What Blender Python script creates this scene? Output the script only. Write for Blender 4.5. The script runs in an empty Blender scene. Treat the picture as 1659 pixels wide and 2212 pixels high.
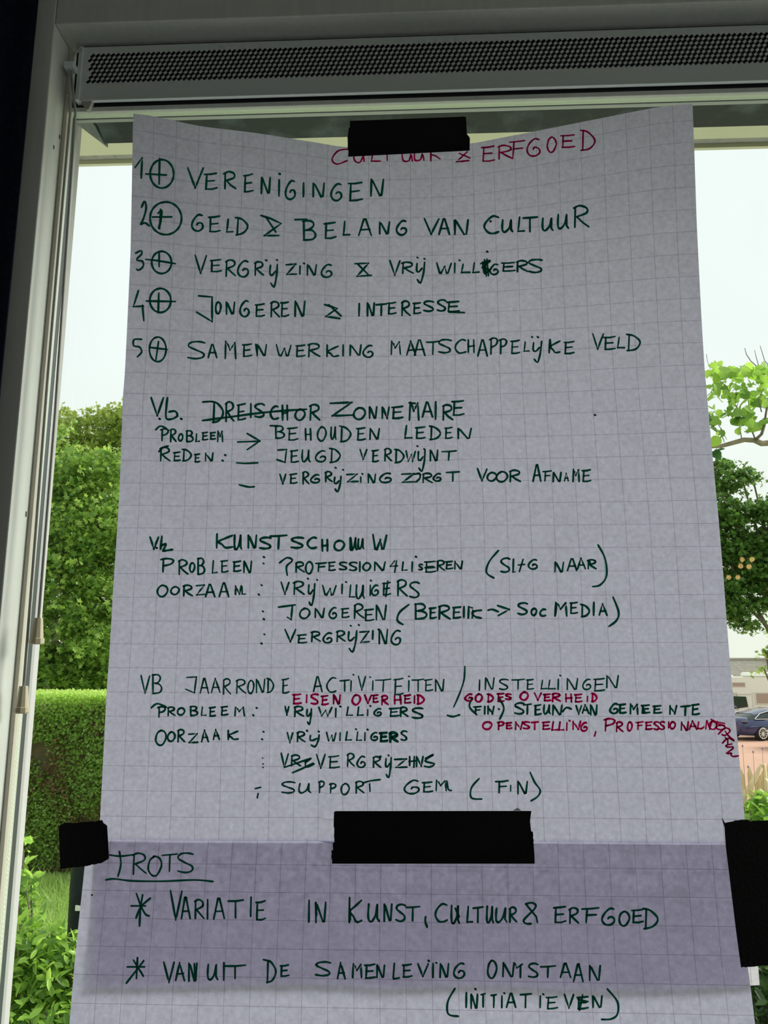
import bpy, bmesh, math, random
import numpy as np
from mathutils import Vector, Matrix
D2R = math.pi/180
SC = bpy.context.scene
COL = SC.collection
# ------------------------------------------------------------------ camera
F = 1700.0; CX, CY = 829.5, 1106.0
EYE = 1.6; DIST = .835; PITCH = 10.9; YAW = 2.4
cam = bpy.data.objects.new('camera', bpy.data.cameras.new('camera')); COL.objects.link(cam)
cam.location = (0, -DIST, EYE)
cam.rotation_euler = ((90+PITCH)*D2R, 0, YAW*D2R)
cam.data.sensor_fit = 'VERTICAL'; cam.data.sensor_height = 24; cam.data.lens = F/2212*24
cam.data.clip_start = .02; cam.data.clip_end = 500
SC.camera = cam
# ------------------------------------------------------------------ sky, sun, exposure
W = bpy.data.worlds.new('overcast_sky'); SC.world = W; W.use_nodes = True
nt = W.node_tree; nt.nodes.clear()
wo = nt.nodes.new('ShaderNodeOutputWorld'); bg = nt.nodes.new('ShaderNodeBackground')
tc = nt.nodes.new('ShaderNodeTexCoord'); sp = nt.nodes.new('ShaderNodeSeparateXYZ')
rp = nt.nodes.new('ShaderNodeValToRGB'); nz = nt.nodes.new('ShaderNodeTexNoise'); nz.inputs['Scale'].default_value = 2.2
nz.inputs['Detail'].default_value = 4; nz.inputs['Roughness'].default_value = .45
mx = nt.nodes.new('ShaderNodeMixRGB'); mx.blend_type = 'MULTIPLY'; mx.inputs[0].default_value = 1
r2 = nt.nodes.new('ShaderNodeValToRGB')
rp.color_ramp.elements[0].position = 0; rp.color_ramp.elements[0].color = (.93, .95, .83, 1)
rp.color_ramp.elements[1].position = .35; rp.color_ramp.elements[1].color = (.93, .985, .97, 1)
r2.color_ramp.elements[0].position = .3; r2.color_ramp.elements[0].color = (.9, .9, .91, 1)
r2.color_ramp.elements[1].position = .6; r2.color_ramp.elements[1].color = (1, 1, 1, 1)
nt.links.new(tc.outputs['Generated'], sp.inputs[0]); nt.links.new(sp.outputs['Z'], rp.inputs[0])
nt.links.new(tc.outputs['Generated'], nz.inputs['Vector']); nt.links.new(nz.outputs['Fac'], r2.inputs[0])
nt.links.new(rp.outputs[0], mx.inputs[1]); nt.links.new(r2.outputs[0], mx.inputs[2])
nt.links.new(mx.outputs[0], bg.inputs[0]); nt.links.new(bg.outputs[0], wo.inputs[0])
bg.inputs[1].default_value = 1.06
sun = bpy.data.objects.new('sun_light', bpy.data.lights.new('sun_light', 'SUN')); COL.objects.link(sun)
sun.data.energy = 4.4; sun.data.angle = 30*D2R; sun.data.color = (1, .96, .86)
sun.rotation_euler = Vector((.80, .36, .50)).to_track_quat('Z', 'Y').to_euler()
SC.view_settings.view_transform = 'Standard'; SC.view_settings.look = 'None'
SC.view_settings.exposure = 0; SC.view_settings.gamma = 1; SC.view_settings.use_curve_mapping = False
SC.cycles.max_bounces = 10; SC.cycles.transparent_max_bounces = 16
SC.cycles.transmission_bounces = 8; SC.cycles.sample_clamp_indirect = 6

# ------------------------------------------------------------------ helpers
RM = (Matrix.Rotation(YAW*D2R, 3, 'Z') @ Matrix.Rotation((90+PITCH)*D2R, 3, 'X'))
C0 = Vector((0, -DIST, EYE))
def ray(px, py):
    return RM @ Vector(((px-CX)/F, (CY-py)/F, -1))
def on_y(px, py, y=0.0):
    d = ray(px, py); return C0 + d*((y-C0.y)/d.y)
def on_z(px, py, z):
    d = ray(px, py); return C0 + d*((z-C0.z)/d.z)
def link(o, parent=None, **k):
    COL.objects.link(o)
    if parent is not None:
        o.parent = parent
        # shapes are written in world space; keep them there under a moved empty
        o.matrix_parent_inverse = Matrix.Translation(-parent.location) if parent.type == 'EMPTY' and not parent.get('_local') else Matrix.Identity(4)
    for a, b in k.items(): o[a] = b
    return o
def mesh_obj(name, verts, faces, mat, parent=None, smooth=False, uvs=None, cols=None, **k):
    me = bpy.data.meshes.new(name); me.from_pydata([tuple(v) for v in verts], [], faces)
    if smooth: me.polygons.foreach_set('use_smooth', [True]*len(me.polygons))
    if uvs is not None:
        l = me.uv_layers.new(name='UVMap'); vi = [0]*len(me.loops); me.loops.foreach_get('vertex_index', vi)
        l.data.foreach_set('uv', [c for i in vi for c in uvs[i]])
    if cols is not None:
        a = me.attributes.new('tint', 'FLOAT', 'POINT'); a.data.foreach_set('value', cols)
    for m in (mat if isinstance(mat, (list, tuple)) else [mat]): me.materials.append(m)
    me.update()
    return link(bpy.data.objects.new(name, me), parent, **k)
def empty(name, loc, **k):
    o = bpy.data.objects.new(name, None); o.location = loc; o.empty_display_size = .05
    return link(o, None, **k)
class MB:
    def __init__(s): s.v = []; s.f = []
    def add(s, v, f):
        n = len(s.v); s.v += [tuple(p) for p in v]; s.f += [tuple(i+n for i in q) for q in f]; return s
    def box(s, x0, x1, y0, y1, z0, z1, b=0.0):
        bm = bmesh.new(); bmesh.ops.create_cube(bm, size=1)
        for v in bm.verts:
            v.co = Vector((x0 if v.co.x < 0 else x1, y0 if v.co.y < 0 else y1, z0 if v.co.z < 0 else z1))
        if b: bmesh.ops.bevel(bm, geom=bm.edges[:], offset=b, segments=2, affect='EDGES', profile=.5)
        bm.verts.index_update()
        s.add([v.co for v in bm.verts], [[v.index for v in f.verts] for f in bm.faces]); bm.free(); return s
    def tube(s, pts, r, n=8, cap=True):
        pts = [Vector(p) for p in pts]; rs = r if isinstance(r, (list, tuple)) else [r]*len(pts)
        base = len(s.v); up = None
        for i, p in enumerate(pts):
            t = (pts[min(i+1, len(pts)-1)]-pts[max(i-1, 0)]).normalized()
            if up is None: up = t.orthogonal().normalized()
            up = (up - t*up.dot(t)).normalized(); sd = t.cross(up)
            for k in range(n):
                a = 2*math.pi*k/n; s.v.append(tuple(p + (up*math.cos(a)+sd*math.sin(a))*rs[i]))
        for i in range(len(pts)-1):
            for k in range(n):
                a = base+i*n+k; b = base+i*n+(k+1) % n
                s.f.append((a, b, b+n, a+n))
        if cap:
            s.f.append(tuple(base+k for k in range(n))[::-1]); s.f.append(tuple(base+(len(pts)-1)*n+k for k in range(n)))
        return s
    def lathe(s, c, prof, n=16, axis='z'):
        c = Vector(c); base = len(s.v)
        for r, h in prof:
            for k in range(n):
                a = 2*math.pi*k/n
                q = Vector((r*math.cos(a), r*math.sin(a), h))
                if axis == 'y': q = Vector((q.x, q.z, q.y))
                if axis == 'x': q = Vector((q.z, q.x, q.y))
                s.v.append(tuple(c+q))
        m = len(prof)
        for i in range(m-1):
            for k in range(n):
                a = base+i*n+k; b = base+i*n+(k+1) % n; s.f.append((a, b, b+n, a+n))
        s.f.append(tuple(base+k for k in range(n))[::-1]); s.f.append(tuple(base+(m-1)*n+k for k in range(n)))
        return s
    def prism(s, poly, off):
        """polygon of 3-D points pushed along the vector off"""
        n = len(poly); off = Vector(off)
        v = [Vector(p) for p in poly]; v += [p+off for p in v]
        f = [tuple(range(n)), tuple(range(2*n-1, n-1, -1))]+[(i, i+n, (i+1) % n+n, (i+1) % n) for i in range(n)]
        return s.add(v, f)
    def build(s, name, mat, parent=None, smooth=False, **k):
        return mesh_obj(name, s.v, s.f, mat, parent, smooth, **k)

# ------------------------------------------------------------------ materials
def N(m): return m.node_tree.nodes
def principled(name, col, rough=.6, metal=0, spec=.5, noise=None, bump=None, coat=0):
    """noise=(scale, second colour, low, high[, stretch]); bump=(scale, strength)"""
    m = bpy.data.materials.new(name); m.use_nodes = True; t = m.node_tree
    p = t.nodes['Principled BSDF']; p.inputs['Roughness'].default_value = rough; p.inputs['Metallic'].default_value = metal
    p.inputs['Specular IOR Level'].default_value = spec; p.inputs['Base Color'].default_value = (*col, 1)
    p.inputs['Coat Weight'].default_value = coat
    g = t.nodes.new('ShaderNodeTexCoord')
    if noise:
        n = t.nodes.new('ShaderNodeTexNoise'); n.inputs['Scale'].default_value = noise[0]; n.inputs['Detail'].default_value = 6
        mp = t.nodes.new('ShaderNodeMapping'); mp.inputs['Scale'].default_value = noise[4] if len(noise) > 4 else (1, 1, 1)
        t.links.new(g.outputs['Object'], mp.inputs[0]); t.links.new(mp.outputs[0], n.inputs['Vector'])
        r = t.nodes.new('ShaderNodeValToRGB'); r.color_ramp.elements[0].position = noise[2]; r.color_ramp.elements[1].position = noise[3]
        r.color_ramp.elements[0].color = (*col, 1); r.color_ramp.elements[1].color = (*noise[1], 1)
        t.links.new(n.outputs['Fac'], r.inputs[0]); t.links.new(r.outputs[0], p.inputs['Base Color'])
    if bump:
        n = t.nodes.new('ShaderNodeTexNoise'); n.inputs['Scale'].default_value = bump[0]; n.inputs['Detail'].default_value = 5
        b = t.nodes.new('ShaderNodeBump'); b.inputs['Strength'].default_value = bump[1]; b.inputs['Distance'].default_value = .01
        t.links.new(g.outputs['Object'], n.inputs['Vector']); t.links.new(n.outputs['Fac'], b.inputs['Height']); t.links.new(b.outputs[0], p.inputs['Normal'])
    return m
def leaf_mat(name, dark, light, trans=.45, gloss=.35):
    m = bpy.data.materials.new(name); m.use_nodes = True; t = m.node_tree; t.nodes.clear()
    o = t.nodes.new('ShaderNodeOutputMaterial'); at = t.nodes.new('ShaderNodeAttribute'); at.attribute_name = 'tint'
    r = t.nodes.new('ShaderNodeValToRGB'); r.color_ramp.elements[0].color = (*dark, 1); r.color_ramp.elements[1].color = (*light, 1)
    t.links.new(at.outputs['Fac'], r.inputs[0])
    p = t.nodes.new('ShaderNodeBsdfPrincipled'); p.inputs['Roughness'].default_value = gloss
    tr = t.nodes.new('ShaderNodeBsdfTranslucent'); mx = t.nodes.new('ShaderNodeMixShader'); mx.inputs[0].default_value = trans
    hs = t.nodes.new('ShaderNodeHueSaturation'); hs.inputs['Value'].default_value = 1.5; hs.inputs['Hue'].default_value = .49
    t.links.new(r.outputs[0], p.inputs['Base Color']); t.links.new(r.outputs[0], hs.inputs['Color']); t.links.new(hs.outputs[0], tr.inputs[0])
    t.links.new(p.outputs[0], mx.inputs[1]); t.links.new(tr.outputs[0], mx.inputs[2]); t.links.new(mx.outputs[0], o.inputs[0])
    return m
def paper_mat(name, tint, trans):
    m = bpy.data.materials.new(name); m.use_nodes = True; t = m.node_tree; t.nodes.clear()
    o = t.nodes.new('ShaderNodeOutputMaterial'); uv = t.nodes.new('ShaderNodeUVMap'); tc = t.nodes.new('ShaderNodeTexCoord')
    def noise(scale, det, a, b, ca, cb):
        n = t.nodes.new('ShaderNodeTexNoise'); n.inputs['Scale'].default_value = scale; n.inputs['Detail'].default_value = det
        r = t.nodes.new('ShaderNodeValToRGB'); r.color_ramp.elements[0].position = a; r.color_ramp.elements[1].position = b
        r.color_ramp.elements[0].color = (ca, ca, ca, 1); r.color_ramp.elements[1].color = (cb, cb, cb, 1)
        t.links.new(tc.outputs['Object'], n.inputs['Vector']); t.links.new(n.outputs['Fac'], r.inputs[0]); return r.outputs[0]
    def mul(a, b):
        x = t.nodes.new('ShaderNodeMixRGB'); x.blend_type = 'MULTIPLY'; x.inputs[0].default_value = 1
        t.links.new(a, x.inputs[1]); t.links.new(b, x.inputs[2]); return x.outputs[0]
    base = t.nodes.new('ShaderNodeRGB'); base.outputs[0].default_value = (*tint, 1)
    c = mul(base.outputs[0], noise(210, 5, .3, .7, .87, 1.07))
    c = mul(c, noise(520, 3, .62, .74, .97, 1.16))
    c = mul(c, noise(26, 5, .3, .7, .975, 1.02))
    # printed squares: thin grey lines every unit of the UV
    sx = t.nodes.new('ShaderNodeSeparateXYZ'); t.links.new(uv.outputs[0], sx.inputs[0])
    ln = None
    for ch in (0, 1):
        fr = t.nodes.new('ShaderNodeMath'); fr.operation = 'FRACT'; t.links.new(sx.outputs[ch], fr.inputs[0])
        sb = t.nodes.new('ShaderNodeMath'); sb.operation = 'SUBTRACT'; sb.inputs[1].default_value = .5; t.links.new(fr.outputs[0], sb.inputs[0])
        ab = t.nodes.new('ShaderNodeMath'); ab.operation = 'ABSOLUTE'; t.links.new(sb.outputs[0], ab.inputs[0])
        gt = t.nodes.new('ShaderNodeMath'); gt.operation = 'GREATER_THAN'; gt.inputs[1].default_value = .5-.0085; t.links.new(ab.outputs[0], gt.inputs[0])
        if ln is None: ln = gt
        else:
            mxn = t.nodes.new('ShaderNodeMath'); mxn.operation = 'MAXIMUM'; t.links.new(ln.outputs[0], mxn.inputs[0]); t.links.new(gt.outputs[0], mxn.inputs[1]); ln = mxn
    lm = t.nodes.new('ShaderNodeMixRGB'); lm.blend_type = 'MULTIPLY'; lm.inputs[2].default_value = (.52, .50, .54, 1)
    t.links.new(ln.outputs[0], lm.inputs[0]); t.links.new(c, lm.inputs[1])
    df = t.nodes.new('ShaderNodeBsdfDiffuse'); tr = t.nodes.new('ShaderNodeBsdfTranslucent'); mx = t.nodes.new('ShaderNodeMixShader')
    bp = t.nodes.new('ShaderNodeBump'); bp.inputs['Strength'].default_value = .12; bp.inputs['Distance'].default_value = .003
    n = t.nodes.new('ShaderNodeTexNoise'); n.inputs['Scale'].default_value = 7; n.inputs['Detail'].default_value = 4
    t.links.new(tc.outputs['Object'], n.inputs['Vector']); t.links.new(n.outputs['Fac'], bp.inputs['Height'])
    for s in (df, tr): t.links.new(lm.outputs[0], s.inputs['Color']); t.links.new(bp.outputs[0], s.inputs['Normal'])
    mx.inputs[0].default_value = trans
    t.links.new(df.outputs[0], mx.inputs[1]); t.links.new(tr.outputs[0], mx.inputs[2]); t.links.new(mx.outputs[0], o.inputs[0])
    return m
def ink_mat(name, dye, body, k):
    """marker ink: a dye film that filters the light coming through the paper, plus a little body colour"""
    m = bpy.data.materials.new(name); m.use_nodes = True; t = m.node_tree; t.nodes.clear()
    o = t.nodes.new('ShaderNodeOutputMaterial'); df = t.nodes.new('ShaderNodeBsdfDiffuse'); tr = t.nodes.new('ShaderNodeBsdfTransparent'); mx = t.nodes.new('ShaderNodeMixShader')
    n = t.nodes.new('ShaderNodeTexNoise'); n.inputs['Scale'].default_value = 70; tc = t.nodes.new('ShaderNodeTexCoord')
    r = t.nodes.new('ShaderNodeValToRGB'); r.color_ramp.elements[0].position = .35; r.color_ramp.elements[1].position = .7
    r.color_ramp.elements[0].color = (*[c*.6 for c in dye], 1); r.color_ramp.elements[1].color = (*[min(1, c*1.3) for c in dye], 1)
    t.links.new(tc.outputs['Object'], n.inputs['Vector']); t.links.new(n.outputs['Fac'], r.inputs[0])
    t.links.new(r.outputs[0], tr.inputs[0]); df.inputs[0].default_value = (*body, 1); mx.inputs[0].default_value = k
    t.links.new(df.outputs[0], mx.inputs[1]); t.links.new(tr.outputs[0], mx.inputs[2]); t.links.new(mx.outputs[0], o.inputs[0])
    return m
def glass_mat(name, tint=(.97, .99, .98)):
    m = bpy.data.materials.new(name); m.use_nodes = True; t = m.node_tree; t.nodes.clear()
    o = t.nodes.new('ShaderNodeOutputMaterial'); a = t.nodes.new('ShaderNodeBsdfTransparent'); g = t.nodes.new('ShaderNodeBsdfGlossy')
    g.inputs['Roughness'].default_value = .01; a.inputs[0].default_value = (*tint, 1)
    fz = t.nodes.new('ShaderNodeFresnel'); fz.inputs['IOR'].default_value = 1.45; mx = t.nodes.new('ShaderNodeMixShader')
    ge = t.nodes.new('ShaderNodeNewGeometry'); iv = t.nodes.new('ShaderNodeMath'); iv.operation = 'SUBTRACT'; iv.inputs[0].default_value = 1
    ml = t.nodes.new('ShaderNodeMath'); ml.operation = 'MULTIPLY'        # reflect once, where light enters the pane
    t.links.new(ge.outputs['Backfacing'], iv.inputs[1]); t.links.new(fz.outputs[0], ml.inputs[0]); t.links.new(iv.outputs[0], ml.inputs[1])
    t.links.new(ml.outputs[0], mx.inputs[0]); t.links.new(a.outputs[0], mx.inputs[1]); t.links.new(g.outputs[0], mx.inputs[2]); t.links.new(mx.outputs[0], o.inputs[0])
    return m
def emit_mat(name, col, s):
    m = bpy.data.materials.new(name); m.use_nodes = True; p = N(m)['Principled BSDF']
    p.inputs['Emission Color'].default_value = (*col, 1); p.inputs['Emission Strength'].default_value = s; return m

M = dict(
 frame=principled('painted_frame', (.70, .735, .71), .45, noise=(14, (.63, .66, .64), .35, .8, (9, 9, 1)), bump=(40, .08)),
 bead=principled('cream_bead', (.62, .58, .50), .4),
 spacer=principled('aluminium_spacer', (.62, .68, .60), .35, .3),
 gasket=principled('dark_gasket', (.035, .045, .05), .5),
 silver=principled('grey_outer_bead', (.45, .47, .48), .35, .2),
 vent=principled('grey_vent_metal', (.72, .78, .80), .42, .1, bump=(60, .03)),
 ventshade=principled('vent_shade', (.02, .025, .03), .8),
 wall=principled('interior_wall', (.5, .5, .5), .9, noise=(3, (.36, .37, .36), .3, .8), bump=(80, .1)),
 floor=principled('dark_floor', (.10, .09, .08), .6, noise=(5, (.07, .06, .055), .3, .7)),
 curtain=principled('navy_curtain', (.004, .008, .016), .95, spec=.1, noise=(160, (.009, .014, .026), .4, .7)),
 tape=principled('black_tape', (.002, .003, .004), .6, spec=.25, bump=(300, .15)),
 cord=principled('grey_cord', (.42, .42, .40), .6),
 knob=principled('cream_plastic_toggle', (.68, .60, .42), .4),
 awning=principled('dusty_black_metal', (.020, .028, .035), .55, noise=(22, (.11, .14, .155), .52, .8), bump=(50, .2)),
 awncap=principled('grey_end_cap', (.22, .25, .24), .6, noise=(30, (.14, .16, .16), .4, .7)),
 cream=principled('cream_soffit_paint', (.82, .80, .58), .6, noise=(9, (.74, .73, .55), .35, .8)),
 batten=principled('weathered_batten', (.42, .42, .36), .8, noise=(60, (.25, .24, .2), .5, .8)),
 render_=principled('outside_render', (.6, .58, .52), .9, bump=(60, .3)),
 lawn=principled('lawn_soil', (.16, .27, .06), .9, noise=(2.5, (.28, .38, .11), .3, .7), bump=(30, .5)),
 bounce_pale=principled('pale_bounce_ground', (.82, .81, .78), .9, noise=(3, (.76, .75, .72), .3, .7), bump=(40, .3)),
 paving=principled('pink_brick_paving', (.60, .34, .24), .85, noise=(.8, (.52, .30, .21), .3, .7), bump=(8, .3)),
 bark=principled('grey_brown_bark', (.22, .17, .13), .9, noise=(18, (.12, .10, .08), .3, .7), bump=(20, .5)),
 barklight=principled('pale_bark', (.36, .28, .22), .9, noise=(12, (.22, .18, .14), .3, .7), bump=(15, .5)),
 paling=principled('split_chestnut', (.82, .64, .40), .8, noise=(9, (.66, .47, .26), .3, .7, (6, 6, 1)), bump=(30, .4)),
 blackpl=principled('black_plastic', (.004, .009, .013), .55, spec=.2),
 white=principled('white_plastic', (.75, .75, .70), .4),
 flower=principled('purple_seed_head', (.35, .2, .4), .8),
 drystalk=principled('dry_stalk', (.45, .33, .25), .8),
 rooft=principled('brown_grey_roof_tile', (.38, .36, .30), .85, noise=(4, (.30, .28, .24), .3, .7)),
 houseb=principled('pale_house_wall', (.62, .55, .45), .9, bump=(20, .3)),
 camper=principled('cream_camper_body', (.86, .86, .76), .3),
 camtrim=principled('camper_window_frame', (.70, .68, .58), .4),
 camcurt=principled('camper_brown_blind', (.44, .33, .26), .5),
 carblue=principled('dark_blue_car_paint', (.010, .022, .11), .18, .2, coat=1),
 carsilver=principled('pale_grey_car_paint', (.50, .53, .52), .25, .3, coat=1),
 carglass=principled('dark_car_glass', (.02, .03, .03), .05),
 chrome=principled('chrome_trim', (.8, .82, .85), .15, 1),
 tyre=principled('black_tyre', (.012, .012, .014), .8),
 rim=principled('pale_alloy_rim', (.80, .77, .70), .3, .3),
 taillamp=principled('red_tail_lamp', (.06, .004, .01), .2, coat=1),
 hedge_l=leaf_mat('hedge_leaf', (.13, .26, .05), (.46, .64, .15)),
 hedge_b=principled('hedge_brown_inside', (.09, .085, .04), .95, noise=(9, (.20, .12, .06), .4, .7), bump=(25, .8)),
 maple_l=leaf_mat('left_maple_leaf', (.06, .19, .03), (.42, .58, .12)),
 maple_y=leaf_mat('yellow_green_leaf', (.13, .24, .03), (.42, .50, .12)),
 maple_d=leaf_mat('dark_maple_leaf', (.035, .11, .02), (.17, .31, .06)),
 catalpa=leaf_mat('catalpa_leaf', (.035, .12, .03), (.34, .56, .08), .5, .4),
 shrub=leaf_mat('glossy_shrub_leaf', (.04, .14, .02), (.46, .72, .12), .45, .28),
 darkshrub=leaf_mat('dark_shrub_leaf', (.01, .04, .01), (.08, .18, .03), .3, .3),
 dry_l=leaf_mat('dry_brown_leaf', (.13, .06, .035), (.30, .17, .09), .3),
 grass=leaf_mat('grass_blade', (.16, .34, .05), (.55, .70, .22), .4, .5),
 glass=glass_mat('window_glass'),
 green=ink_mat('dark_green_marker', (.003, .12, .07), (.010, .22, .135), .42),
 red=ink_mat('crimson_marker', (.56, .008, .10), (.4, .006, .08), .82),
 bulb=emit_mat('warm_bulb', (1, .62, .22), 16),
 lampm=principled('lamp_metal', (.25, .24, .22), .4, .5),
)
M['paper'] = paper_mat('squared_flipchart_paper', (.50, .482, .645), .68)
M['paper2'] = paper_mat('plain_backing_paper', (.84, .79, .90), .64)

# ================================================================== THE WINDOW AND ROOM
YF = -.045                                         # room-side face of the frame
def X(px, y, py=548): return on_y(px, py, y).x     # where a vertical line crosses
def Z(py, y, px=830): return on_y(px, py, y).z
xj = X(73, YF)                                     # jamb edge
zt = Z(28, YF)                                     # head edge
XR = 1.15; ZB = .62                                # right jamb and sill, outside the picture
win = empty('window_1', (xj, 0, ZB), kind='structure')
fw = .075
MB().box(xj-fw, xj, YF, .03, ZB-.06, zt+fw, .0015).build('frame_jamb', M['frame'], win)
MB().box(XR, XR+fw, YF, .03, ZB-.06, zt+fw, .0015).build('frame_jamb', M['frame'], win)
MB().box(xj, XR, YF, .03, zt, zt+fw, .0015).build('frame_head', M['frame'], win)
MB().box(xj, XR, YF-.03, .03, ZB-.06, ZB, .002).build('window_sill', M['frame'], win)
# left edge build-up, from the reveal outwards to the view
yA = -.007
lx = [X(112, yA), X(119, yA), X(124.5, -.001)]
MB().box(xj, lx[1], yA, 0, ZB, zt, .001).build('glazing_bead', M['bead'], win, label='cream glazing bead up the left jamb')
# the double glazing's edge, seen past the bead: spacer, gasket and outer bead, one behind the other
def y_at(px, x, py=548):
    d = ray(px, py); return (C0+d*((x-C0.x)/d.x)).y
sx = X(124.5, .005)
ya, yb_, yc_, yd = .005, y_at(133, sx), y_at(141, sx), y_at(147, sx)
zsp = Z(222, .005)
def y_up(py, px=830): return on_z(px, py, zsp).y
za, zb2, zc2, zd = .005, y_up(237.5), y_up(240.5), y_up(248)
MB().box(xj-.004, sx, ya, yb_, ZB, zsp).build('spacer_bar', M['spacer'], win)
MB().box(xj-.004, sx-.0006, yb_, yc_, ZB, zsp).build('gasket', M['gasket'], win)
MB().box(xj-.004, sx, yc_, yd, ZB, zsp, .001).build('outer_bead', M['silver'], win, label='pale grey outer glazing bead at the left')
dots = MB()
zz = ZB+.01
while zz < zsp-.004:
    y = ya+(yb_-ya)*.45
    dots.box(sx-.0002, sx+.0003, y-.0011, y+.0011, zz-.0008, zz+.0008); zz += .0046
zr = [Z(212, -.006), Z(222, -.006)]
MB().box(lx[1], XR, -.006, 0, zr[1], zr[0], .0012).build('glazing_bead', M['frame'], win, label='white glazing bead under the ventilator')
MB().box(sx, XR, za, zb2, zsp, zsp+.010).build('spacer_bar', M['spacer'], win, label='greenish dotted spacer bar along the head')
x = sx+.003
while x < XR-.005:
    for y in (za+(zb2-za)*.22, za+(zb2-za)*.86):
        dots.box(x-.0009, x+.0009, y-.0008, y+.0008, zsp-.0003, zsp+.0002)
    x += .0044
dots.build('spacer_perforation', M['white'], win, kind='stuff', label='rows of pale pinholes in the spacer bars')
MB().box(sx, XR, zb2, zc2, zsp+.0006, zsp+.012).build('gasket', M['gasket'], win, label='thin black gasket along the head')
MB().box(sx, XR, zc2, zd, zsp, zsp+.02, .001).build('outer_rail', M['silver'], win, label='grey outer rail along the head')
MB().box(lx[0], XR, .0, .004, ZB, zsp+.004).build('glass_pane', M['glass'], win)
# paint chips on the left reveal
chip = MB()
for (px, py, yy) in ((128, 318, -.018), (142, 297, -.008)):
    pass
for k, (zpy, yq, h) in enumerate(((318, -.022, .0045), (296, -.011, .005), (1110, -.012, .006))):
    z = Z(zpy, yq, 120)
    chip.box(xj-.0003, xj+.0005, yq-.0011, yq+.0011, z-h/2, z+h/2, .0002)
chip.build('paint_chip', M['gasket'], win, kind='stuff', label='dark flecks where paint has chipped off the reveal')

# walls, floor, ceiling
CZ = 2.85
def wall(name, *b): MB().box(*b).build(name, M['wall'], kind='structure')
wall('wall_front', -2.4, xj-fw, -.03, .20, 0, CZ); wall('wall_front', XR+fw, 3.6, -.03, .20, 0, CZ)
wall('wall_front', xj-fw, XR+fw, -.03, .20, zt+fw, CZ); wall('wall_front', xj-fw, XR+fw, -.03, .10, 0, ZB-.06)
wall('wall_left', -2.5, -2.4, -5.5, .2, 0, CZ)
WY0, WY1, WZ0, WZ1 = -4.4, -.6, .35, 2.55          # wide unseen side window, added to brighten the room
wall('wall_right', 3.6, 3.7, -5.5, WY0, 0, CZ); wall('wall_right', 3.6, 3.7, WY1, .2, 0, CZ)
wall('wall_right', 3.6, 3.7, WY0, WY1, 0, WZ0); wall('wall_right', 3.6, 3.7, WY0, WY1, WZ1, CZ)
w2_ = empty('added_window', (3.65, WY0, WZ0), kind='structure')
for y_ in (WY0, (WY0+WY1)/2-.03, WY1-.06): MB().box(3.6, 3.68, y_, y_+.06, WZ0, WZ1).build('frame_bar', M['frame'], w2_)
for z_ in (WZ0, WZ1-.06): MB().box(3.6, 3.68, WY0, WY1, z_, z_+.06).build('frame_bar', M['frame'], w2_)
MB().box(3.64, 3.645, WY0, WY1, WZ0, WZ1).build('glass_pane', M['glass'], w2_)
wall('wall_back', -2.5, 3.7, -5.6, -5.5, 0, CZ)
MB().box(-2.5, 3.7, -5.6, .2, CZ, CZ+.1).build('ceiling', M['wall'], kind='structure')
MB().box(-2.5, 3.7, -5.6, .2, -.1, 0).build('floor', M['floor'], kind='structure')

# ---- ventilator with real slanted slots
yv = -.013
vt, vb = Z(81, yv), Z(198, yv); pt, pb = Z(96, yv), Z(161, yv)
vx0, vx1 = X(180, yv, 115), XR-.01
vent = empty('window_ventilator', ((vx0+vx1)/2, yv, vb), label='long grey perforated ventilator along the top of the window', category='ventilator')
pl = MB(); th = .0012
pitch = .0062; rows = 7; q = (pt-pb)/rows; shear = q*1.15
ux, uz = shear/math.hypot(shear, q), q/math.hypot(shear, q); hl, hw = .0029*q/.0056, .0017*q/.0056
def quad(a, b, c, d): pl.add([(a[0], yv, a[1]), (b[0], yv, b[1]), (c[0], yv, c[1]), (d[0], yv, d[1])], [(0, 1, 2, 3)])
for r in range(rows):
    z0 = pb+r*q; z1 = z0+q; s0 = vx0+.003+(r*.4 % 1)*pitch; n = int((vx1-.012-s0-shear)/pitch)
    quad((vx0, z0), (s0, z0), (s0+shear, z1), (vx0, z1))
    e = s0+n*pitch; quad((e, z0), (vx1, z0), (vx1, z1), (e+shear, z1))
    for i in range(n):
        a = s0+i*pitch
        o = [(a, z0), (a+pitch, z0), (a+pitch+shear, z1), (a+shear, z1)]
        cx_, cz_ = a+(pitch+shear)/2, z0+q/2
        h = [(cx_+sl*ux*hl-sw*uz*hw, cz_+sl*uz*hl+sw*ux*hw) for sl, sw in ((-1, 1), (-1, -1), (1, -1), (1, 1))]
        for k in range(4): quad(o[k], o[(k+1) % 4], h[(k+1) % 4], h[k])
quad((vx0, vb+.003), (vx1, vb+.003), (vx1, pb), (vx0, pb)); quad((vx0, pt), (vx1, pt), (vx1, vt), (vx0, vt))
pl.build('perforated_plate', M['vent'], vent)
MB().box(vx0, vx1, yv-.001, yv+.004, vb-.0008, vb+.003, .0008).build('bottom_lip', M['vent'], vent)
MB().box(vx0-.005, vx0, yv-.002, yv+.012, vb, vt, .0006).build('end_cap', M['vent'], vent)
MB().box(vx0-.012, vx1, -.005, -.0005, zr[0], zt-.0005).build('vent_shade', M['ventshade'], vent)  # near-black box standing in for the shade behind the slots and below the lip
MB().box(vx0-.006, vx1, yv+.003, -.005, vt+.0005, zt-.0005).build('vent_shade', M['ventshade'], vent)  # dark strip painting in the shaded gap above the plate
MB().prism([(vx0+.001, yv, vb), (vx0+.016, yv, vb), (vx0+.012, yv, Z(236, yv, 180)), (vx0+.009, yv, Z(236, yv, 180))], (0, .006, 0)).build('support_bracket', M['cord'], vent, label='small pale bracket below the left end')

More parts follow.
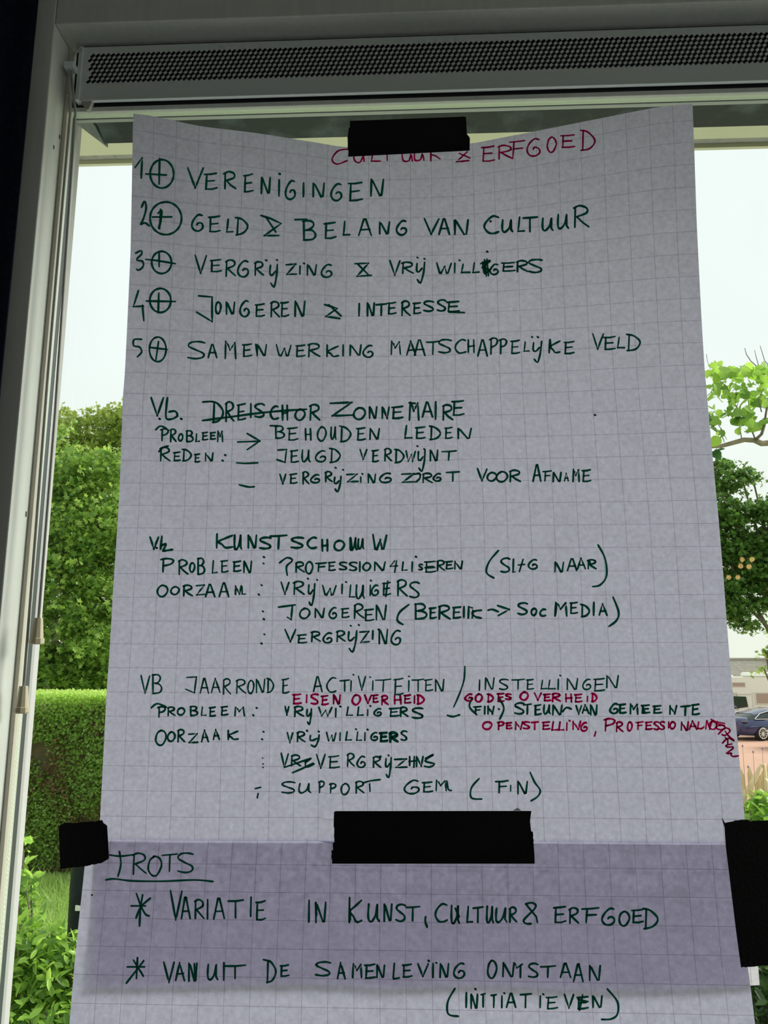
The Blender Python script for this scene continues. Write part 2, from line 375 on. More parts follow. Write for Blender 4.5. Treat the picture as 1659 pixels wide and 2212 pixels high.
# ---- blind cords and toggles on the left
yc = -.020
def on(px, py, y=yc): return on_y(px, py, y)
cl = empty('blind_cord_bracket', on(153, 152), label='small grey cord bracket in the top left window corner', category='bracket')
p0, p1 = on(142, 153), on(164, 139)
MB().box(p0.x, p1.x, yc-.006, yc+.006, p0.z, p1.z, .001).build('cord_lock', M['vent'], cl)
MB().tube([on(156, 139), on(160, 124), on(164, 113), on(172, 107), on(176, 107, -.012)], .0016, 8).build('cord_arm', M['cord'], cl, smooth=True)
MB().tube([on(146, 204, yc), on(152, 204, yc)], .0024, 8).build('cord_stop', M['cord'], cl, smooth=True)
for nm, a, ym, kb, lab in (('pull_cord', (153, 150), -.020, (83.5, 1335), 'right of the two grey blind cords, ending in the higher toggle'),
                       ('pull_cord', (149, 152), -.024, (51, 1482), 'left of the two grey blind cords, ending in the lower toggle')):
    A = on(*a, ym); B = on(*kb, ym)
    mid = A.lerp(B, .12)+Vector((.0006, 0, 0))
    up = a[0] == 153
    ptl = [A, on(163 if up else 152, 240, ym), on(119 if up else 104, 895 if up else 800, ym), B]
    MB().tube(ptl, .0015, 8).build(nm, M['cord'], None, smooth=True, label=lab, category='cord', group='blind cords')
    prof = [(.0042, 0), (.0044, -.0005), (.0062, -.020), (.0062, -.0205), (.0074, -.0215), (.0076, -.026), (.0066, -.0272), (.003, -.0272)]
    k = MB().lathe(B, prof, 10).build('cord_toggle', M['knob'], None,
       label=('upper' if up else 'lower')+' cream bell-shaped toggle hanging on the '+('right' if up else 'left')+' blind cord', category='toggle', group='blind cord toggles')

# ---- curtain
cv = []; cf = []; nx = 60; zs = [0.05, .6, 1.2, 1.8, 2.3, 2.72]
cxr = X(28, -.06); cxl = cxr-.9
for j, z in enumerate(zs):
    for i in range(nx+1):
        u = i/nx
        x = cxl+(cxr-cxl)*u
        y = -.085-.028*math.sin(u*55+.35*math.sin(z*2))-.006*math.sin(u*131+z)
        if u > .965: y = -.060-.004*(1-u)/.035
        elif u > .90: y = -.104-.012*math.sin((u-.90)/.065*math.pi)
        cv.append((x, y, z))
for j in range(len(zs)-1):
    for i in range(nx): a = j*(nx+1)+i; cf.append((a, a+1, a+nx+2, a+nx+1))
cu = mesh_obj('curtain', cv, cf, M['curtain'], smooth=True, label='dark navy curtain hanging left of the window frame', category='curtain')
sm = cu.modifiers.new('thick', 'SOLIDIFY'); sm.thickness = .003
MB().tube([(cxl-.1, -.085, 2.74), (cxr+.02, -.085, 2.74)], .012, 10).build('curtain_rail', M['vent'], label='metal curtain rail above the navy curtain', category='rail')

# ================================================================== SHEETS OF PAPER
ZTOP = on_y(880, 322, -.0085).z
PY0 = -.0085
tops = [(288, 245), (325, 250), (430, 272), (550, 287), (645, 302), (752, 318), (880, 319), (1007, 311), (1150, 285), (1300, 255), (1425, 231), (1496, 224)]
tw = [on_z(px, py, ZTOP) for px, py in tops]
for i in (5, 6, 7): tw[i].y = PY0
tx = np.array([p.x for p in tw]); ty = np.minimum(np.array([p.y for p in tw]), PY0)
def ytop(x):
    return sum(np.interp(x+d, tx, ty, left=ty[0]+(ty[0]-ty[1])/(tx[0]-tx[1])*(x+d-tx[0]), right=ty[-1]+(ty[-1]-ty[-2])/(tx[-1]-tx[-2])*(x+d-tx[-1])) for d in (-.012, 0, .012))/3
_YT = [float(ytop(-.6+1.2*i/600)) for i in range(601)]
def yfast(x):
    u = min(max((x+.6)*500, 0), 599.99); i = int(u); return _YT[i]+(_YT[i+1]-_YT[i])*(u-i)
ZFLAT = EYE-.05
_zb0, _zb1 = on_y(830, 1820, -.006).z, on_y(830, 2130, -.006).z
def s_up(x, z):
    t = min(max((z-ZFLAT)/(ZTOP-ZFLAT), 0), 1.02)
    if t == 0: return PY0
    return PY0+(yfast(x)-PY0)*t**1.6-.0012*math.sin(x*9+z*5)*t*.6
def s_lo(x, z):
    return -.0072-.004*max(0, (EYE-.30-z))
def s_bk(x, z):
    t = min(max((_zb0-z)/(_zb0-_zb1), 0), 1)
    return -.0064+.0042*t*t
def s_tp(x, z): return -.0100
def hit(px, py, sf, lift=0.0):
    d = ray(px, py); lo, hi = .5, 1.6                # parameter along y
    ta = (-.25-C0.y)/d.y; tb = (.02-C0.y)/d.y
    for _ in range(24):
        t = (ta+tb)/2; p = C0+d*t
        if p.y < sf(p.x, p.z): ta = t
        else: tb = t
    p = C0+d*ta; p.y -= lift; return p
def curve_pts(pts, n, sf):
    w = [hit(px, py, sf) for px, py in pts]; L = [0]
    for a, b in zip(w, w[1:]): L.append(L[-1]+(b-a).length)
    out = []
    for i in range(n+1):
        s = L[-1]*i/n; k = max(j for j in range(len(L)) if L[j] <= s+1e-9); k = min(k, len(L)-2)
        out.append(w[k].lerp(w[k+1], (s-L[k])/(L[k+1]-L[k])))
    return out
def sheet(name, top, bot, left, right, sf, mat, nu, nv, uvf, label):
    """edges left-to-right and top-to-bottom; filled by a Coons patch in the sheet's own plane"""
    T = curve_pts(top, nu, sf); B = curve_pts(bot, nu, sf); Lf = curve_pts(left, nv, sf); R = curve_pts(right, nv, sf)
    v = []; uv = []; f = []
    for j in range(nv+1):
        t = j/nv
        for i in range(nu+1):
            s = i/nu
            p = T[i]*(1-t)+B[i]*t+Lf[j]*(1-s)+R[j]*s-(T[0]*(1-s)*(1-t)+T[-1]*s*(1-t)+B[0]*(1-s)*t+B[-1]*s*t)
            p.y = sf(p.x, p.z); v.append(tuple(p)); uv.append(uvf(s, t, p))
    for j in range(nv):
        for i in range(nu): a = j*(nu+1)+i; f.append((a, a+nu+1, a+nu+2, a+1))
    o = mesh_obj(name, v, f, mat, smooth=True, uvs=uv, label=label, category='paper')
    return o
leftE = [(288, 245), (287, 270), (282, 540), (270, 800), (265, 863), (258, 1060), (252, 1158), (244, 1275), (236, 1417), (230, 1496), (216, 1770), (213, 1813)]
rightE = [(1496, 224), (1500, 330), (1505, 480), (1516, 700), (1522, 795), (1538, 972), (1551, 1105), (1563, 1247), (1574, 1396), (1595, 1617), (1608, 1760), (1613, 1822)]
botE = [(213, 1813), (400, 1816), (688, 1817), (706, 1822), (760, 1821), (1152, 1818), (1460, 1821.5), (1613, 1822)]
rowz = np.array([1769,1713,1659,1605,1551,1498,1445,1393,1343,1292,1241,1191,1143,1095,1048,1001,954,907,862,819,774,731,687,644,601,558,516,474,432,391,352], float)
rz = [on_y(900, p, PY0).z for p in rowz]       # heights of the printed rows near the middle of the sheet
rzx = np.array(rz); kk = np.arange(len(rz))
tb = [on_y(900, 1820, PY0).z]; 
def up_uv(s, t, p):
    zc = tb[0]+(ZTOP-tb[0])*(1-t)
    zc = zc if True else p.z
    v = np.interp(zc, rzx, kk) if rzx[0] <= zc <= rzx[-1] else ((zc-rzx[0])/.0248 if zc < rzx[0] else kk[-1]+(zc-rzx[-1])/.0248)
    return (s*25.75-.9+1, float(v))
up = sheet('flipchart_sheet', tops, botE, leftE, rightE, s_up, M['paper'], 72, 72, up_uv,
           'upper squared flipchart sheet with curled top corners and green and red handwriting')
lo_z0 = on_y(700, 1869, -.0072).z
lo = sheet('flipchart_sheet', [(191, 1810), (400, 1813), (1100, 1814.5), (1589, 1819)], [(96, 2800), (1735, 2800)],
           [(191, 1810), (183, 1870), (177, 1928), (170, 1992), (162, 2070), (154, 2163), (150, 2212), (96, 2800)],
           [(1589, 1819), (1615, 2089), (1621, 2128), (1631, 2212), (1735, 2800)], s_lo, M['paper'], 30, 40,
           lambda s, t, p: (s*25.9-.95+1, (p.z-lo_z0)/.0256+60), 'lower squared flipchart sheet with green handwriting, hanging below the upper one')
bk = sheet('backing_sheet', [(209, 1815), (400, 1818), (1150, 1820), (1595, 1823)], [(199, 2134), (350, 2132), (550, 2127), (700, 2126), (830, 2135), (1050, 2129), (1230, 2139), (1420, 2139), (1530, 2134), (1641, 2128)],
           [(209, 1815), (205, 1870), (199, 2134)], [(1595, 1823), (1637, 2080), (1641, 2128)], s_bk, M['paper2'], 30, 12,
           lambda s, t, p: (s*25.9+.4, p.z/.0256+.3), 'third sheet tucked behind the lower one, its corner showing under the right tape')

# ---- black tape
rt = random.Random(4)
def torn(pts, edges, amp=1.6):
    out = []
    for i, a in enumerate(pts):
        b = pts[(i+1) % len(pts)]; out.append(a)
        if i in edges:
            L = math.hypot(b[0]-a[0], b[1]-a[1]); n = max(1, int(L/3.2)); nx_, ny_ = -(b[1]-a[1])/max(L, 1e-6), (b[0]-a[0])/max(L, 1e-6)
            for k in range(1, n):
                j = rt.uniform(-amp, amp); out.append((a[0]+(b[0]-a[0])*k/n+nx_*j, a[1]+(b[1]-a[1])*k/n+ny_*j))
    return out
def crop(ox, oy, s, pts): return [(ox+x/s, oy+y/s) for x, y in pts]
def tape(pts, edges, label, amp=1.2):
    P = torn(pts, edges, amp); w = [hit(a, b, s_tp) for a, b in P]
    bm = bmesh.new(); vs = [bm.verts.new(p) for p in w]; f = bm.faces.new(vs)
    bmesh.ops.triangulate(bm, faces=[f]); 
    ex = bmesh.ops.extrude_face_region(bm, geom=bm.faces[:])
    for v in [g for g in ex['geom'] if isinstance(g, bmesh.types.BMVert)]: v.co.y -= .0003
    bmesh.ops.recalc_face_normals(bm, faces=bm.faces[:])
    me = bpy.data.meshes.new('tape_strip'); bm.to_mesh(me); bm.free(); me.materials.append(M['tape'])
    link(bpy.data.objects.new('tape_strip', me), None, label=label, category='tape', group='strips of black tape')
tape(crop(700, 220, 4.147, [(232, 172), (1268, 133), (1282, 320), (1303, 318), (1303, 437), (218, 492), (213, 300), (222, 235), (232, 232)]), (1, 3, 5, 7), 'short black tape strip at the top centre of the upper sheet')
tape(crop(650, 1730, 3, [(215, 70), (230, 66), (1493, 65), (1493, 78), (1485, 82), (1485, 195), (1503, 200), (1515, 407), (202, 407), (198, 322), (208, 318), (206, 272), (218, 268), (213, 120)]), (4, 6, 8, 11, 12), 'long black tape strip joining the two sheets at the middle', .8)
tape(crop(0, 1700, 4.32, [(548, 365), (600, 335), (660, 330), (675, 345), (740, 340), (830, 325), (900, 318), (955, 308), (965, 335), (1000, 360), (1015, 610), (1012, 672), (950, 708), (790, 738), (640, 755), (565, 770)]), (0, 3, 5, 10, 12, 13, 14), 'small square black tape piece at the left edge of the sheets', .9)
tape(crop(1459, 1700, 4.32, [(430, 283), (440, 296), (462, 336), (545, 325), (550, 312), (680, 306), (690, 320), (870, 310), (1300, 318), (1310, 1640), (870, 1660), (740, 1676), (612, 1684), (560, 1300), (500, 800), (470, 560), (458, 380)]), (2, 4, 6, 10, 11), 'tall wide black tape piece at the right edge of the sheets', 1.0)
MB().prism([hit(x, y, s_up, .0002) for x, y in [(1108, 1751), (1115, 1746), (1119, 1745), (1126, 1751)]], (0, -.0002, 0)).build('paper_tear', M['vent'], up, label='small grey paper tear above the middle tape')

# ================================================================== HANDWRITING
# letter shapes in a unit box (x right, y down); '~' strokes are smooth curves
GL = {
'A': '0,1 .42,0 .55,0 1,1|.14,.64 .88,.62', 'B': '.08,0 .1,1|~.02,.04 .6,0 .85,.2 .6,.42 .2,.47 .7,.5 1,.72 .75,.95 .08,1',
'C': '~.98,.06 .6,0 .15,.3 0,.65 .3,.98 .7,1 1,.92', 'D': '.2,.02 .15,1|~0,.0 .5,.08 .95,.4 .95,.65 .6,.92 .05,1',
'E': '.18,.06 .12,.98|0,.08 .5,.06 .95,0|.16,.5 .8,.46|.1,.98 .6,.97 1,.9', 'F': '.3,.06 .25,1|0,.08 .5,.06 1,0|.26,.5 .85,.45',
'G': '~.92,.04 .6,0 .2,.3 .02,.68 .25,.96 .65,1 .95,.8 .9,.55 .6,.5 .48,.62', 'H': '.08,0 .1,1|.85,0 .92,1|.05,.55 .95,.48',
'I': '.6,0 .4,1', 'J': '.1,.04 .95,0 .8,.95 0,.75', 'K': '.1,0 .08,1|~1,.1 .6,.3 .15,.55 .4,.75 .6,.98 1,.92', 'L': '.3,0 .12,.96 .2,1 1,.94',
'M': '.05,1 .1,0 .3,.2 .45,.5 .85,.05 .95,1', 'N': '.08,1 .1,.02 .2,.1 .72,.98 .85,.95 .98,0', 'O': '~.5,0 .15,.2 0,.65 .25,.98 .65,.97 1,.5 .85,.12 .5,0 .38,.04',
'P': '.2,.05 .15,1|~0,.1 .5,0 .95,.12 .8,.42 .2,.56', 'R': '.1,.08 .06,1|~0,.12 .4,0 .85,.1 .85,.34 .2,.52|.2,.52 .6,.78 1,.98',
'S': '~1,.08 .7,0 .25,.05 .08,.25 .5,.48 .9,.68 .9,.9 .5,1 .05,.92', 'T': '.5,.08 .48,1|0,.08 .5,.06 1,0', 'U': '~.08,0 .02,.6 .1,.95 .35,.98 .7,.6 .85,.02|.85,.02 .84,.8 1,.98',
'V': '0,0 .48,1 1,.02', 'W': '0,0 .2,.95 .3,.98 .55,.35 .68,.98 .78,.96 1,.05', 'Z': '0,.06 .95,0 .08,.96 1,.92',
'y': '~.1,.05 .05,.4 .3,.48 .7,.3|~.95,0 .85,.5 .6,.95 .4,1 .15,.85', 'X': '0,0 1,1|1,0 0,1', '&': '0,.02 .95,.1 .1,.97 1,.9|.2,.05 .85,.85',
't': '.5,0 .5,1|.1,.5 .9,.45', 'Y': '0,0 .2,.3 1,.02|.75,.1 .7,1', 'k': '.1,1 .15,0 .4,.1|~1,.3 .6,.35 .4,.55 .6,.85 1,1|.45,.3 .4,1',
}
def parse_glyph(s):
    out = []
    for st in s.split('|'):
        sm = st[0] == '~'; st = st.lstrip('~')
        out.append((sm, [tuple(map(float, p.split(','))) for p in st.split()]))
    return out
GP = {k: parse_glyph(v) for k, v in GL.items()}
def smooth(pts, n=5):
    if len(pts) < 3: return pts
    P = [pts[0]]+list(pts)+[pts[-1]]; out = []
    for i in range(1, len(P)-2):
        a, b, c, d = P[i-1], P[i], P[i+1], P[i+2]
        for k in range(n):
            t = k/n
            out.append(tuple(.5*(2*b[j]+(c[j]-a[j])*t+(2*a[j]-5*b[j]+4*c[j]-d[j])*t*t+(3*b[j]-a[j]-3*c[j]+d[j])*t**3) for j in (0, 1)))
    out.append(P[-2]); return out
rj = random.Random(11)
def ribbon(mb, pts, w, sf, lift):
    """pts in photo pixels on the sheet; round-nibbed flat stroke of ink lying on the paper"""
    # resample
    q = [pts[0]]
    for a, b in zip(pts, pts[1:]):
        L = math.hypot(b[0]-a[0], b[1]-a[1]); n = max(1, int(L/9))
        if L < 2.2 and b is not pts[-1] and math.hypot(b[0]-q[-1][0], b[1]-q[-1][1]) < 2.2: continue
        a = q[-1]; L = math.hypot(b[0]-a[0], b[1]-a[1]); n = max(1, int(L/9))
        for k in range(1, n+1): q.append((a[0]+(b[0]-a[0])*k/n, a[1]+(b[1]-a[1])*k/n))
    cache = []
    ph = rj.uniform(0, 6)
    for i, (x, y) in enumerate(q):
        ww = w*(1+.13*math.sin(ph+i*.9))*(.84 if i in (0, len(q)-1) else 1)
        a = q[max(0, i-1)]; b = q[min(len(q)-1, i+1)]; dx, dy = b[0]-a[0], b[1]-a[1]; L = math.hypot(dx, dy) or 1
        nx_, ny_ = -dy/L*ww/2, dx/L*ww/2
        cache.append((hit(x+nx_, y+ny_, sf, lift), hit(x-nx_, y-ny_, sf, lift), ww))
    v = []; f = []
    for a, b, _ in cache: v += [a, b]
    for i in range(len(cache)-1): f.append((2*i, 2*i+1, 2*i+3, 2*i+2))
    mb.add(v, f)
    for i in range(len(q)):
        c = (cache[i][0]+cache[i][1])/2; r = (cache[i][0]-cache[i][1]).length/2
        tv = None
        if 0 < i < len(q)-1:
            ax, ay = q[i][0]-q[i-1][0], q[i][1]-q[i-1][1]; bx, by = q[i+1][0]-q[i][0], q[i+1][1]-q[i][1]
            if (ax*bx+ay*by)/((math.hypot(ax, ay)*math.hypot(bx, by)) or 1) > .80: continue
        e1 = (hit(q[i][0]+3, q[i][1], sf, lift)-c).normalized(); e2 = (hit(q[i][0], q[i][1]+3, sf, lift)-c).normalized()
        mb.add([c+e1*r*math.cos(k*math.pi/4)+e2*r*math.sin(k*math.pi/4) for k in range(8)], [tuple(range(8))])
def write(sheet_o, origin, w, data, colour='green', label=None, sf=None, s=3.0):
    sf = sf or (s_up if sheet_o is up else s_lo)
    w *= 1.08; lastx = None; toks = []; words = []
    for tok in data.split():                      # gaps between words
        n_ = [float(q) for q in tok[1:].replace(';', ',').split(',')]
        xs_ = (n_[0]-n_[2], n_[0]+n_[2]) if tok[0] == 'o' else (min(n_[0::2]), max(n_[0::2]))
        if lastx is not None and tok[0] != '.' and xs_[0]-lastx > 36*s/3 and not (tok[0] in '~/' and xs_[0]-lastx < 50): words.append(toks); toks = []
        toks.append(tok); lastx = max(xs_[1], lastx or -1e9) if tok[0] != '.' or len(n_) < 5 else lastx
    words.append(toks)
    for tk in words: write_word(sheet_o, origin, w, tk, colour, label, sf, s)
def write_word(sheet_o, origin, w, toks, colour, label, sf, s):
    mb = MB(); ox, oy = origin; k = 0
    lift = .0004
    def go(sm, pts, ww=w):
        nonlocal lift
        P = [(ox+x/s, oy+y/s) for x, y in pts]
        ribbon(mb, smooth(P) if sm else P, ww, sf, lift)
        lift = .0004+((lift-.0004)+.00001) % .0002
    for tok in toks:
        c = tok[0]
        if c in '~/':
            pts = [tuple(map(float, p.split(','))) for p in tok[1:].split(';')]; go(c == '~', pts)
        elif c == '.':
            for p in tok[1:].split(';'):
                x, y = map(float, p.split(',')); go(False, [(x-2, y-1), (x+3, y+2)], w*1.15)
        elif c == 'o':      # circle  cx,cy,rx,ry
            cx, cy, rx, ry = map(float, tok[1:].split(','))
            go(True, [(cx+rx*math.cos(a*math.pi/8-2), cy+ry*math.sin(a*math.pi/8-2)) for a in range(18)])
        else:
            x0, y0, x1, y1 = map(float, tok[1:].split(','))
            ins = w*s*.35
            for sm, pts in GP[c]:
                go(sm, [(x0+ins+(x1-x0-2*ins)*(a+rj.uniform(-.02, .02)), y0+ins+(y1-y0-2*ins)*(b+rj.uniform(-.015, .015))) for a, b in pts])
    return mb.build('handwritten_word', M[colour], sheet_o, **({'label': label} if label else {}))
bA, bB, bC, bD, bE, bF, bG, bH, bI, bJ, bK, bL, bM, bN = (280, 270), (800, 260), (280, 520), (860, 520), (310, 840), (760, 840), (310, 1140), (800, 1140), (290, 1430), (800, 1430), (1106, 1430), (220, 1830), (630, 1880), (950, 1880)
RED = 'red handwritten word'
# heading in red, half covered by the top tape
write(up, bA, 3.4, '~1415,158;1350,170;1312,225;1345,255;1410,232 ~1452,180;1458,230;1490,245;1512,205;1512,185;1520,238 /1575,180;1568,235;1625,236 /1668,190;1670,232', 'red', RED)
write(up, bB, 3.6, '~205,215;214,262;250,262;265,220;272,266 ~285,215;290,260;325,255;338,218;347,260 /392,205;392,264 /400,225;425,232;452,252 /628,205;558,270;638,262 /575,215;645,245 E718,165,808,272 R822,160,925,255 F895,130,1005,245 G1008,118,1105,236 O1142,106,1208,210 E1230,92,1328,182 D1358,62,1458,202', 'red', RED)
write(up, bA, 4.4, '/35,278;82,215;76,345 o210,318,76,92 /195,218;192,385 /105,318;238,326 V372,272,485,412 E480,308,572,424 R608,300,692,420 E735,315,806,442 N845,335,918,450 I960,352,978,466 .972,318 G1003,358,1080,488 I1118,370,1136,472 N1178,372,1268,472 G1298,378,1380,494 E1415,368,1512,498 N1552,348,1652,466')
write(up, bA, 4.4, '~78,535;98,495;108,540;90,610;72,648;100,635;130,657 o235,606,102,106 /202,548;195,675 ~184,575;208,558;204,620;188,672 /148,598;274,597 G396,578,482,692 E508,588,592,700 L620,608,676,702 D682,598,770,718 /852,588;915,608;982,640;874,718;968,718 /885,600;948,695 B1116,618,1212,752 /1072,615;1150,612 E1256,628,1340,742 L1376,620,1430,722 A1480,608,1572,722 N1610,625,1690,712')
write(up, bB, 4.6, 'G163,648,240,748 V345,632,450,742 A440,634,518,746 N534,640,640,748 /545,650;548,740 C734,618,836,738 .778,655 U846,640,928,730 L948,622,1002,730 T985,622,1085,728 U1108,630,1188,720 U1208,605,1288,708 R1312,550,1420,698')
write(up, bC, 4.2, '~40,82;75,66;78,88;45,125;84,135;88,168;60,192;45,185 /105,122;180,130;298,150 o208,142,64,72 /192,85;192,170 V422,90,502,216 E518,118,600,208 R618,120,692,236 G694,128,778,238 R806,132,872,230 y903,150,966,304 .885,128;955,126 Z1008,148,1086,228 I1096,160,1112,222 .1130,148 N1143,152,1217,230 G1236,152,1317,242 /1460,150;1548,147;1474,232;1567,225 /1478,152;1548,222')
write(up, bD, 4.2, 'V-58,125,17,230 R20,135,102,218 y112,135,178,278 .125,110;170,118 W245,140,348,218 I358,142,376,214 L398,148,468,214 .398,128 L476,138,528,214 /560,125;572,232 ~535,150;600,130;545,175;592,190;560,215 /548,140;555,205 /575,120;585,228 /570,135;560,200 .577,72 G588,150,654,224 E666,138,762,204 R762,126,846,208 S834,118,938,212')
write(up, bC, 4.4, '/58,325;25,428;90,425 /84,420;93,520 o200,388,68,78 /108,392;298,395 /190,340;186,468 /448,358;535,366;535,525;435,464 O553,393,597,477 N618,393,686,482 G710,386,780,497 E810,406,880,497 R910,390,976,500 E975,393,1036,497 N1063,388,1142,497 /1265,415;1345,440;1272,492;1362,505 /1290,415;1370,488 I1478,403,1497,494 N1533,398,1592,492 T1592,405,1672,490')
write(up, bD, 4.4, 'E-72,396,-8,482 R18,386,82,492 E93,398,152,480 S158,388,236,464 S248,380,312,462 E312,390,402,467 /330,464;430,467')
write(up, bC, 4.0, '~78,640;30,642;28,682;65,690;79,722;50,754 o183,705,54,80 /128,692;245,706 /188,655;170,780 S368,650,492,770 A506,670,570,762 M612,650,697,770 E728,666,797,757 N818,670,892,752 /818,672;828,740 W946,670,1052,752 E1073,673,1142,757 R1153,663,1238,757 K1268,673,1357,757 I1376,672,1392,752 N1418,673,1507,748 G1508,676,1582,760')
write(up, bD, 4.0, 'M-52,648,22,742 A52,648,118,748 A102,640,178,748 T182,648,272,742 S252,638,347,732 C366,638,442,732 H446,638,500,728 A513,640,582,752 P588,628,650,740 P652,633,708,738 E726,643,792,738 L808,653,852,724 y868,648,937,793 .868,625;905,625 K968,638,1052,732 /985,640;990,690 E1070,650,1144,738 V1256,598,1334,708 E1328,618,1412,712 L1412,623,1470,703 D1476,603,1573,718')
write(up, bE, 4.6, 'V46,53,134,180 ~156,58;146,182;180,197;220,175;205,146;165,150 .105,195;245,195 D438,78,522,224 /385,86;445,82 R528,80,592,217 E603,93,667,208 I688,93,704,192 S713,93,788,190 C818,108,878,202 H893,103,942,208 O978,128,1052,208 R1073,98,1147,208 ~382,206;470,195;800,152;1057,133 Z1204,84,1364,184 O1358,118,1442,202 N1456,113,1517,198 N1538,113,1597,198 E1605,110,1686,198')
write(up, bF, 4.5, 'M366,83,442,208 /372,92;410,95 A452,83,527,188 I536,78,550,202 R583,98,657,208 E645,73,732,178')
write(up, bE, 4.0, '~80,266;110,242;150,258 P108,255,167,342 R170,256,217,347 O223,288,260,342 B273,268,327,348 L333,288,367,348 E376,278,422,337 E428,278,472,332 M476,270,520,348 /610,345;755,340 /672,290;755,338;672,395 B848,238,918,325 /822,240;870,240 E930,246,1005,338 H1043,253,1092,337 O1123,243,1188,342 U1210,243,1252,332 D1268,238,1348,348 E1378,248,1442,338 N1458,253,1534,332')
write(up, bF, 4.2, 'L333,233,397,328 E408,243,480,328 D498,238,578,334 E598,246,655,328 N676,253,780,328')
write(up, bE, 4.0, '~100,408;130,380;160,372 R103,375,177,472 E191,406,244,472 D248,388,314,472 E328,418,370,480 N393,413,457,472 .530,430;513,465 /603,480;660,484;742,480 J860,390,935,486 E948,393,1007,482 U1023,393,1083,478 G1108,398,1187,478 D1203,383,1280,482 V1398,388,1452,462 E1478,393,1527,478 R1558,383,1612,472')
write(up, bF, 4.0, 'D273,388,342,484 W348,398,417,478 y423,398,482,538 .425,372;470,392 N500,393,562,472 T578,398,682,468')
write(up, bE, 4.2, '~620,622;680,636;718,635 V880,548,927,620 E943,546,1000,618 R1028,533,1077,622 G1078,553,1147,614 R1173,533,1227,607 y1230,563,1287,670 .1245,512;1293,525 Z1313,548,1394,610 I1402,568,1414,610 .1418,552 N1448,548,1510,614 G1523,543,1612,612')
write(up, bF, 4.2, 'Z316,546,412,612 ~405,555;440,550;440,580;415,605 R453,543,527,614 G523,546,582,602 T608,533,702,602 V810,513,880,602 O873,538,942,602 O933,533,1012,607 R1016,523,1097,607 A1170,488,1230,604 F1233,528,1297,602 N1296,538,1360,607 A1373,543,1407,602 M1426,518,1480,607 E1488,521,1552,607 .1575,170')
write(up, bG, 4.8, 'V38,55,102,142 ~120,55;112,138 ~115,118;148,105;128,150;150,148;188,142 .85,130 K462,35,582,137 U583,43,642,147 N670,43,740,138 S742,58,832,142 T818,43,935,142 S948,58,1042,137 C1058,58,1127,137 H1150,73,1202,157 O1230,78,1307,152 U1333,58,1387,150 U1385,68,1432,142 /1345,70;1352,140 W1480,38,1580,148')
write(up, bG, 4.2, 'P108,195,202,290 R223,203,292,307 O296,223,337,292 B346,193,402,307 L438,208,482,300 E498,208,552,294 E576,213,637,288 N643,213,707,297 .780,190;778,232 ~882,228;930,195;966,212;928,250;932,308 R980,218,1047,292 O1046,216,1102,302 F1113,223,1187,287 E1193,218,1247,282 S1263,220,1322,277 S1328,220,1387,282 I1396,218,1408,288 O1418,223,1477,282 N1488,218,1572,282 /1628,215;1600,250;1645,248 /1640,215;1628,288')
write(up, bH, 4.2, 'L198,218,242,282 I262,218,280,288 .295,188 S308,233,342,278 E348,213,427,294 R428,208,487,282 E483,213,537,272 N538,213,602,272 /355,260;418,258 ~830,148;770,220;752,290;800,326 S838,193,907,294 L918,200,942,296 /990,205;965,285 /958,242;1000,238 G1018,203,1087,272 N1186,218,1257,292 A1273,198,1342,282 A1338,193,1397,272 R1403,203,1467,272 /1420,215;1430,250 ~1475,112;1520,200;1530,310;1490,370;1440,382')
write(up, bG, 4.2, 'O86,368,162,450 O173,378,237,437 R253,368,322,447 Z338,368,402,442 A398,363,467,452 A488,353,557,452 N588,373,640,437 /640,385;640,430;660,430 .765,372;748,433 V888,348,947,434 R968,343,1047,437 y1063,358,1117,507 .1065,330;1125,338 W1156,368,1252,442 I1278,363,1296,432 .1313,352 L1328,368,1372,457 U1372,368,1437,464 I1462,368,1477,442 .1473,342 G1473,368,1527,442 E1545,350,1607,442 /1583,345;1570,445')
write(up, bH, 4.2, 'R170,333,242,447 S248,348,322,458')
write(up, bG, 4.2, '/875,515;985,500 /965,506;957,595;932,580 O1008,518,1082,592 N1103,518,1177,587 G1198,513,1257,592 E1278,518,1337,587 R1360,490,1432,592 E1428,523,1497,607 N1498,498,1577,602 .774,542;780,592')
write(up, bH, 4.6, '~250,498;190,548;175,600;212,628 B282,488,372,597 E378,513,432,592 R438,498,522,597 E528,508,592,592 I598,508,614,587 k618,508,724,592 ~762,535;790,530;830,545 /825,505;900,530;828,570 S948,483,1022,567 O1038,518,1082,572 C1093,523,1142,577 M1188,478,1282,577 /1205,490;1200,560 E1288,478,1347,562 D1358,493,1424,582 I1438,478,1456,572 A1478,488,1537,572 ~1572,450;1608,545;1595,600;1545,640')
write(up, bG, 4.2, '.783,690;765,750 V913,653,992,742 E993,688,1062,752 R1083,668,1152,742 G1158,678,1227,750 R1248,663,1312,742 y1320,663,1390,808 .1343,635;1395,630 Z1398,668,1467,750 I1478,663,1494,727 N1518,653,1587,757 .1523,660 G1598,663,1672,762')
write(up, bI, 3.6, 'V40,83,104,207 B112,78,184,207 J328,93,410,208 A423,103,487,207 A498,103,560,202 R573,103,630,212 R658,108,727,207 O733,115,780,207 N783,108,852,202 D856,103,907,202 E955,103,1007,207 A1158,93,1222,197 C1243,98,1312,197 T1330,112,1398,192 I1396,118,1414,192 .1420,82 V1450,88,1502,187 I1538,118,1554,187 .1528,98 T1560,108,1668,192')
write(up, bJ, 3.6, 'E148,103,217,217 I240,118,258,192 .250,93 T268,108,352,192 E348,108,407,192 N413,108,482,192 ~612,28;608,110;580,200;540,292 I698,113,716,187 N736,98,807,182 S828,108,897,182 T913,108,1002,182 E1008,108,1062,182 L1098,113,1147,180 L1143,113,1202,180 I1208,108,1226,182 .1230,88 N1266,103,1347,182 G1370,108,1432,182 E1443,103,1522,192 N1520,85,1612,172')
